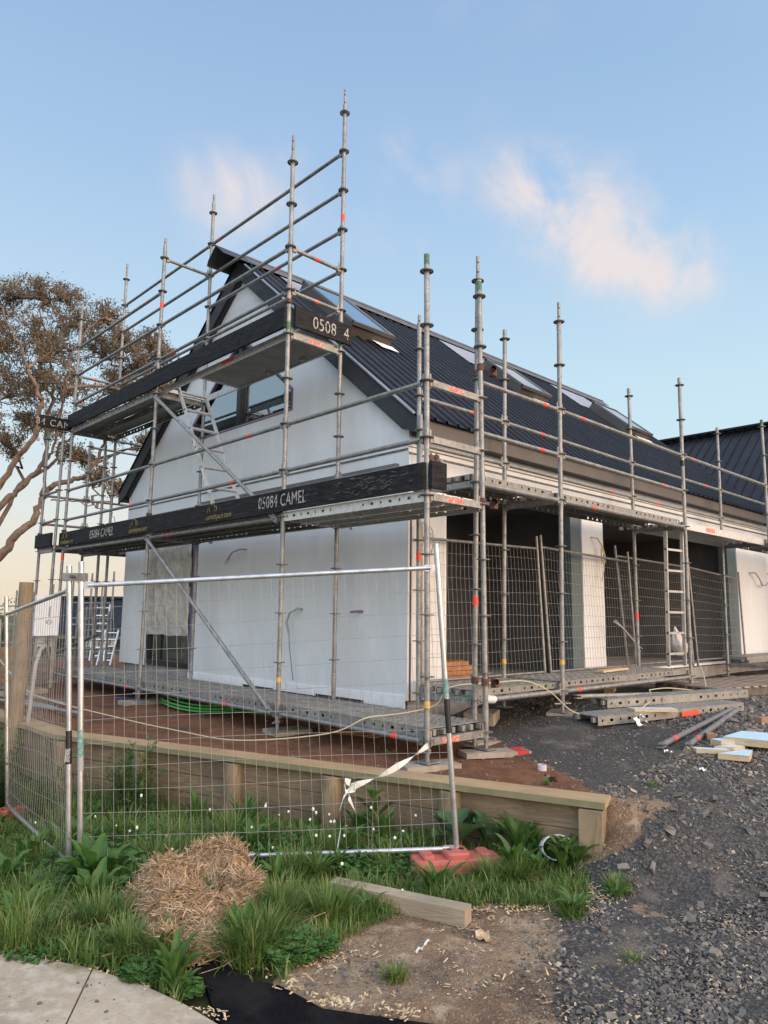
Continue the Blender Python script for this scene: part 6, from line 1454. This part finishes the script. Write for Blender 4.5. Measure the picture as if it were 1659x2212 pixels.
# ------------------------------------------------------------------ tree
def PT(x, y, dep): return Vector(CAM)+(AF+AR*((x-829.5)/1564.48)-AU*((y-1106)/1564.48))*dep
def tree():
    D0 = 25.0; z0 = -.6; rd = random.Random(5)
    base = PT(-330, 1400, D0); base.z = z0
    T = thing('tree', base, 'big spreading tree with twisting reddish limbs and thin olive-brown foliage, left of the house', 'tree'); g = Vector(T['_o'])
    limbs = [  # (points in picture bearings with depth offset), start radius, end radius
        ([(-330,1395,0),(-200,1350,0),(-90,1290,0),(0,1203,0),(30,1162,0),(67,1127,.1),(92,1081,.2),(111,1051,.2),(162,1035,.3),(185,1026,.3),(201,1007,.4),(227,959,.6)], .42,.10),
        ([(-200,1350,0),(-110,1230,.3),(0,1096,.4),(35,1063,.5),(69,1028,.5),(93,996,.6),(102,912,.7),(116,841,.8)], .30,.10),
        ([(-110,1230,.3),(-60,1130,-.3),(0,1049,-.5),(35,991,-.6),(76,938,-.8),(86,878,-.9),(85,851,-1),(66,812,-1.1),(58,790,-1.2)], .26,.09),
        ([(-90,1290,0),(10,1110,.6),(40,1050,.9),(116,1000,1.2),(130,960,1.3),(150,948,1.4),(185,905,1.6)], .18,.07),
        ([(92,1081,.2),(100,1000,-.2),(118,960,-.4),(130,900,-.6),(140,850,-.9),(150,800,-1)], .12,.05),
        ([(201,1007,.4),(254,980,.8),(300,962,1),(335,955,1.2),(360,930,1.2)], .07,.025),
        ([(111,1080,.1),(160,1082,.1),(200,1095,.1),(235,1104,.1),(250,1130,.2)], .06,.02),
        ([(227,959,.6),(235,900,.8),(250,850,1),(285,800,1),(320,770,1.1)], .10,.04),
        ([(116,841,.8),(110,780,.6),(100,730,.5),(90,690,.5),(88,640,.5)], .10,.04),
        ([(58,790,-1.2),(40,740,-1.4),(15,690,-1.5),(-10,640,-1.5)], .09,.035),
        ([(0,1096,.4),(-40,980,0),(-60,880,0),(-40,780,0),(-20,700,0)], .16,.05),
        ([(150,800,-1),(170,740,-1),(200,700,-.9),(235,680,-.8)], .06,.03),
        ([(185,905,1.6),(220,850,1.7),(260,790,1.8),(300,740,1.8)], .07,.03),
    ]
    b = MB(); tips = []; nodes = []
    for pts, r0, r1 in limbs:
        P_ = smooth([PT(x, y, D0+d*1.6) for x, y, d in pts], 5); n = len(P_); P_ = [p+Vector((rd.gauss(0,.03), rd.gauss(0,.03), rd.gauss(0,.03))) if 0 < i < n-1 else p for i, p in enumerate(P_)]
        if pts[0][0] == -330: P_[0].z = z0-.2
        b.poly(P_, [.52*(r0+(r1-r0)*(i/(n-1))**.7) for i in range(n)], 9)
        for i in range(n//3, n): nodes.append((P_[i], (P_[i]-P_[i-1]).normalized(), r1+.02))
    # twigs reach for crown lobes given by bearing and size
    lobes = [(15,645,62),(-25,700,70),(95,650,62),(150,655,45),(70,730,70),(20,760,65),(115,770,60),(170,710,48),(235,700,48),(205,760,55),(150,840,62),(85,840,60),(20,860,75),(270,760,50),(330,745,38),(310,800,50),(360,780,26),(345,845,40),(240,840,55),(300,880,45),(200,905,45),(60,920,45),(120,920,40),(370,880,24),(-30,820,70),(20,965,34),(245,935,40),(150,985,26),(215,1030,26),(250,1060,22),(330,955,22),(190,1000,20),(-30,940,50)]
    leafc = []; tw = MB()
    def curve(p, q, r, k=4, wob=.12):
        mid = [p.lerp(q, i/k)+Vector((rd.gauss(0,wob), rd.gauss(0,wob), rd.gauss(0,wob)+.10*sin(pi*i/k)))*(0 if i in (0,k) else 1) for i in range(k+1)]; tw.poly(mid, [r*(1-.75*i/k) for i in range(k+1)], 5, caps=False); return mid
    for x, y, s in lobes:
        rad_ = s*D0/1564.48; dd = rd.uniform(-1.2, 1.6); c = PT(x, y, D0+dd); cnt = int(9+s*.26)
        near = min(nodes, key=lambda t: (t[0]-c).length+(.0 if t[0].z < c.z else .6)); trunk = curve(near[0], c, .06, 6, .12)
        for k in range(cnt):
            u = Vector((rd.gauss(0,1), rd.gauss(0,1), rd.gauss(.25,1))).normalized()*rad_*rd.uniform(.55,1.05); u.z *= .9; tip = c+u; st = trunk[rd.choice((3,4,5,6))]; m = curve(st, tip, .026, 4, .09)
            for j in range(7):
                q0 = m[rd.choice((2,3,4))]; e = q0+Vector((rd.gauss(0,1), rd.gauss(0,1), rd.gauss(.5,.7))).normalized()*rad_*rd.uniform(.15,.42); curve(q0, e, .013, 3, .04); leafc.append(e)
                leafc.append(q0.lerp(e,.6))
    b.build('trunk', 'bark', T); tw.build('twigs', 'bark', T, kind='stuff')
    vs = []; fs = []; o = 0
    for c in leafc:
        if rd.random() < .34: continue
        n = rd.randint(4, 8); sp = rd.uniform(.06,.15)
        for k in range(n):
            p = c+Vector((rd.gauss(0,sp), rd.gauss(0,sp), rd.gauss(0,sp*.8)))-g; a = Vector((rd.gauss(0,1), rd.gauss(0,1), rd.gauss(0,1))).normalized(); e = a.cross(Vector((rd.gauss(0,1), rd.gauss(0,1), rd.gauss(0,1)))).normalized(); l, w = rd.uniform(.035,.065), rd.uniform(.015,.026)
            vs += [tuple(p-a*l), tuple(p+e*w), tuple(p+a*l), tuple(p-e*w)]; fs += [o, o+1, o+2, o+3]; o += 4
    link('crown', np_mesh('crown', vs, fs, 4, ['treeleaf']), kind='stuff', parent=T)
tree()

# ------------------------------------------------------------------ things far behind on the left
def far_house():
    a, c = PT(73, 1283, 26), PT(300, 1283, 26); z0 = -.9; d = Vector((c.x-a.x, c.y-a.y, 0)).normalized(); nrm = Vector((-d.y, d.x, 0))
    if nrm.dot(AF) < 0: nrm = -nrm
    T = thing('neighbour_house', (a.x, a.y, z0), 'distant neighbouring house with a dark ribbed roof, behind the scaffolding on the left', 'house')
    L = (c-a).length+3.5; zr = 1.5; 
    def Q(u, v, z): p = Vector((a.x, a.y, 0))+d*u+nrm*v; return (p.x, p.y, z)
    b = MB(); vs = [];  n = int(L/.3)
    prof = []
    for i in range(n): prof += [(i*.3,0),(i*.3+.2,0),(i*.3+.215,.03),(i*.3+.25,.03),(i*.3+.265,0)]
    m_ = len(prof); vs = [Q(u, 0-h, .15) for u, h in prof]+[Q(u, 2.2-h, zr) for u, h in prof]
    b.add(vs, [(i, i+1, m_+i+1, m_+i) for i in range(m_-1)]); b.add([Q(0,2.2,zr),Q(L,2.2,zr),Q(L,4.6,.15),Q(0,4.6,.15)], [(0,1,2,3)]); b.build('roof', 'roof', T, fix=False)
    b = MB(); b.obox(Q(0,2.2,zr+.02), Q(L,2.2,zr+.02), .3, .08); b.build('ridge_cap', 'barge', T)
    b = MB(); b.add([Q(.1,.3,z0-.5),Q(L,.3,z0-.5),Q(L,.3,.2),Q(.1,.3,.2)], [(0,1,2,3)]); b.add([Q(.1,.3,z0-.5),Q(.1,.3,.2),Q(.1,2.2,zr-.05),Q(.1,4.3,.2),Q(.1,4.3,z0-.5)], [(0,1,2,3,4)]); b.build('wall', mat('cream_weatherboard', (.55,.51,.42), .8), T)
    b = MB(); 
    for u in (1.2, 3.4): b.box(Vector(Q(u,.27,-.3)), (.9,.06,.6), Matrix((d, nrm, Vector((0,0,1)))).transposed())
    b.build('window', 'black', T)
far_house()
def far_frame(x0, x1, dep, ytops, ledy, label, z0=-.7, r=.024):
    """simple distant tube scaffold: posts at picture bearings xs, ledgers at heights"""
    n = len(ytops); T = thing('distant_scaffold', PT(x0, 1300, dep), label, 'scaffold'); P_ = []
    for i, (x, yt) in enumerate(ytops):
        top = PT(x, yt, dep); foot = Vector((top.x, top.y, z0)); b = MB(); b.tube(foot, top, r, 6); 
        z = z0+.5
        while z < top.z: b.tube((top.x, top.y, z-.006), (top.x, top.y, z+.006), .06, 8); z += .5
        b.build('standard', 'galv', T); P_.append(top)
    for z in ledy:
        for p, q in zip(P_[:-1], P_[1:]):
            if z < min(p.z, q.z): b = MB(); b.tube((p.x, p.y, z), (q.x, q.y, z), r*.9, 6); b.build('ledger', 'galv', T)
far_frame(0, 80, 20, [(-25,1260),(37,1275),(73,1278),(116,1262)], [.1,.6,1.1], 'distant tube scaffold at the left edge, behind the round pole')
far_frame(150, 290, 19, [(160,1245),(200,1238),(222,1262),(247,1234)], [-.2,.3,.8,1.2], 'distant tube scaffold in front of the dark roofed neighbouring house')
far_frame(150, 290, 15.5, [(150,1300),(188,1310),(208,1330),(235,1320)], [-.3,.2,.7], 'nearer low tube scaffold on the left, before the neighbouring house')
p = PT(218, 1425, 16); q = PT(243, 1352, 17); ladder((p.x, p.y, -.5), (q.x, q.y, .55), .3, tuple(AR), 7, 'small aluminium ladder leaning in front of the neighbouring house', rail=(.05,.025))
p = PT(210, 1405, 17.5); q = PT(225, 1283, 18.5); ladder((p.x, p.y, -.2), (q.x, q.y, 1.15), .34, tuple(AR), 7, 'pale ladder leaning high against the distant tube scaffold', rail=(.05,.025))
def white_box():
    c = PT(101, 1329, 11.2); T = thing('white_case', (c.x, c.y, c.z-.32), 'upright white case with a small black drawing on its front, beyond the round pole', 'case'); R = Matrix((Vector((AR.x, AR.y, 0)).normalized(), Vector((AF.x, AF.y, 0)).normalized(), Vector((0,0,1)))).transposed() @ Matrix.Rotation(.5, 3, 'Z')
    b = MB(); b.box((c.x, c.y, c.z), (.34,.30,.62), R); b.build('body', 'walledge', T)
    o = MB(); f = c+R@Vector((.0,-.153,0)); X = R@Vector((1,0,0)); Z = Vector((0,0,1))
    o.poly([f+X*(.03+.04*cos(t))+Z*(-.10+.035*sin(t)) for t in [i*.45 for i in range(15)]], .003, 4); o.poly([f+X*(.02+.015*(i%2))+Z*(-.02+.012*i) for i in range(14)], .004, 4); o.poly([f+X*(-.01)+Z*(-.12), f+X*.02+Z*(-.08), f+X*.05+Z*(-.13)], .003, 4); o.build('black_drawing', 'black', T)
    b = MB(); 
    for s in (-1,1): b.box(c+R@Vector((s*.12,0,-.7)), (.04,.04,.8), R)
    b.build('stand', 'galv', T)
white_box()
def tube_rack():
    T = thing('tube_rack', (-1.0,8.2,-.22), 'rack of upright and stacked galvanised tubes on the red soil beyond the round pole', 'rack'); rd = random.Random(3)
    for i in range(15):
        x, y = -1.35+.8*rd.random(), 7.3+1.6*rd.random(); b = MB(); b.tube((x, y, -.2), (x+rd.gauss(0,.05), y+rd.gauss(0,.05), .55+rd.random()*.35), .024, 8); b.build('upright_tube', 'galv_dark' if i%2 else 'galv', T)
    for k, z in enumerate((-.05,.06,.17,.28)):
        b = MB(); b.obox((-1.5, 7.2+.05*k, z), (-.45, 7.35, z), .06, .05); b.build('crossbar', 'galv_dark', T)
    b = MB(); b.box((-1.0,7.6,-.18), (1.1,.9,.06)); b.build('pallet_base', 'palletwood', T)
    b = MB(); b.box((-.75,8.1,.15), (.16,.16,.55), Matrix.Rotation(.3,3,'Z')); b.box((-.5,8.2,.12), (.14,.14,.5)); b.build('brown_crate', 'orangeply', T)
tube_rack()
b = MB(); b.tube((-.3,9.6,-.1), (.55,7.9,.62), .026, 8); b.build('diagonal_tube', 'galv_dark', None, 'dark sloping tube propped beside the far corner of the house', 'tube')
# distant ground cover
def hedge():
    rd = random.Random(9); 
    for i, (x, dep, s, lab) in enumerate([(-60,34,2.2,'dark bush far behind the left fence'),(10,36,1.6,'low green bush far behind the round pole'),(60,38,1.5,'low dark bush far behind the white case')]):
        c = PT(x, 1370, dep); T = thing('bush', (c.x, c.y, -.9), lab, 'bush'); vs = []; fs = []; o = 0
        for k in range(2600):
            u = Vector((rd.gauss(0,.5), rd.gauss(0,.5), abs(rd.gauss(0,.4))))*s; a = Vector((rd.gauss(0,1), rd.gauss(0,1), rd.gauss(0,1))).normalized(); e = a.cross(Vector((rd.gauss(0,1), rd.gauss(0,1), 1))).normalized(); vs += [tuple(u-a*.06), tuple(u+e*.04), tuple(u+a*.06), tuple(u-e*.04)]; fs += [o,o+1,o+2,o+3]; o += 4
        link('leaves', np_mesh('leaves', vs, fs, 4, ['feather']), kind='stuff', parent=T)
        b = MB(); b.tube((c.x, c.y, -.95), (c.x, c.y, -.3), .05, 6); b.build('stem', 'bark', T)
hedge()
# many small broad-leaved weeds through the grass, individually rooted
def weeds():
    rd = random.Random(21); protos = []; k = 0
    for i in range(5):
        leafy('broadleaf_weed', -1.7-.2*i, 1.4, 8+i, .20+.02*i, .035+.008*i, 'low broad-leaved weed half hidden in the long grass', 'plantain' if i%2 else 'dock', wave=.06, seed=40+i, tilt=(.2,1.2), curl=.8, group='broad-leaved weeds in the grass')
        protos.append(bpy.data.objects['broadleaf_weed' if i == 0 else 'broadleaf_weed.%03d' % i])
    while k < 78:
        f = 2.3+4.5*rd.random(); s = rd.uniform(-.6,.35)*f; x = CAM[0]+f*cos(YAW)+s*sin(YAW); y = CAM[1]+f*sin(YAW)-s*cos(YAW)
        if split(x, y) > .3 or y < turf_edge(x)+.06 or straw_h(x, y) > 0 or inpoly(x, y, MATP) or (abs(x+.62) < .42 and -1.05 < y < -.5): continue
        if x < np.interp(y, [-6,-1.42,-1.2,-.95,-.62,-.42,-.2,.35,1.6,1.7], [-2.5,-2.67,-2.7,-2.75,-2.87,-2.98,-3.1,-3.36,-3.85,-99]): continue
        p = rd.choice(protos); c = p.copy(); COL.objects.link(c); c.location = (x, y, height(x, y)); c.rotation_euler = (0, 0, rd.random()*6.28); sc = rd.uniform(.4,1.0); c.scale = (sc, sc, sc*rd.uniform(.9,1.3))
        for ch in p.children: d = ch.copy(); COL.objects.link(d); d.parent = c
        k += 1
weeds()

feathery(-2.45, -.02, .20, .18, 22, 'low feathery weed at the left foot of the straw heap', 8)
feathery(-2.70, .35, .20, .2, 22, 'low feathery weed beside the small pink-red foot', 9)
feathery(-1.55, 1.75, .42, .2, 14, 'bushy weed at the base of the wall right of the tall feathery weed', 10)
feathery(-2.95, -.1, .15, .15, 16, 'low feathery weed by the path at the left edge', 11)
leafy('plantain', -1.30, 1.25, 16, .34, .05, 'tall plantain clump before the third round post of the wall', 'plantain', wave=.05, seed=61, tilt=(.1,.8), curl=.5)
leafy('plantain', -.60, -.15, 14, .28, .05, 'plantain clump before the wall, right of the knotted tape', 'plantain', wave=.05, seed=62, tilt=(.1,.9), curl=.6)
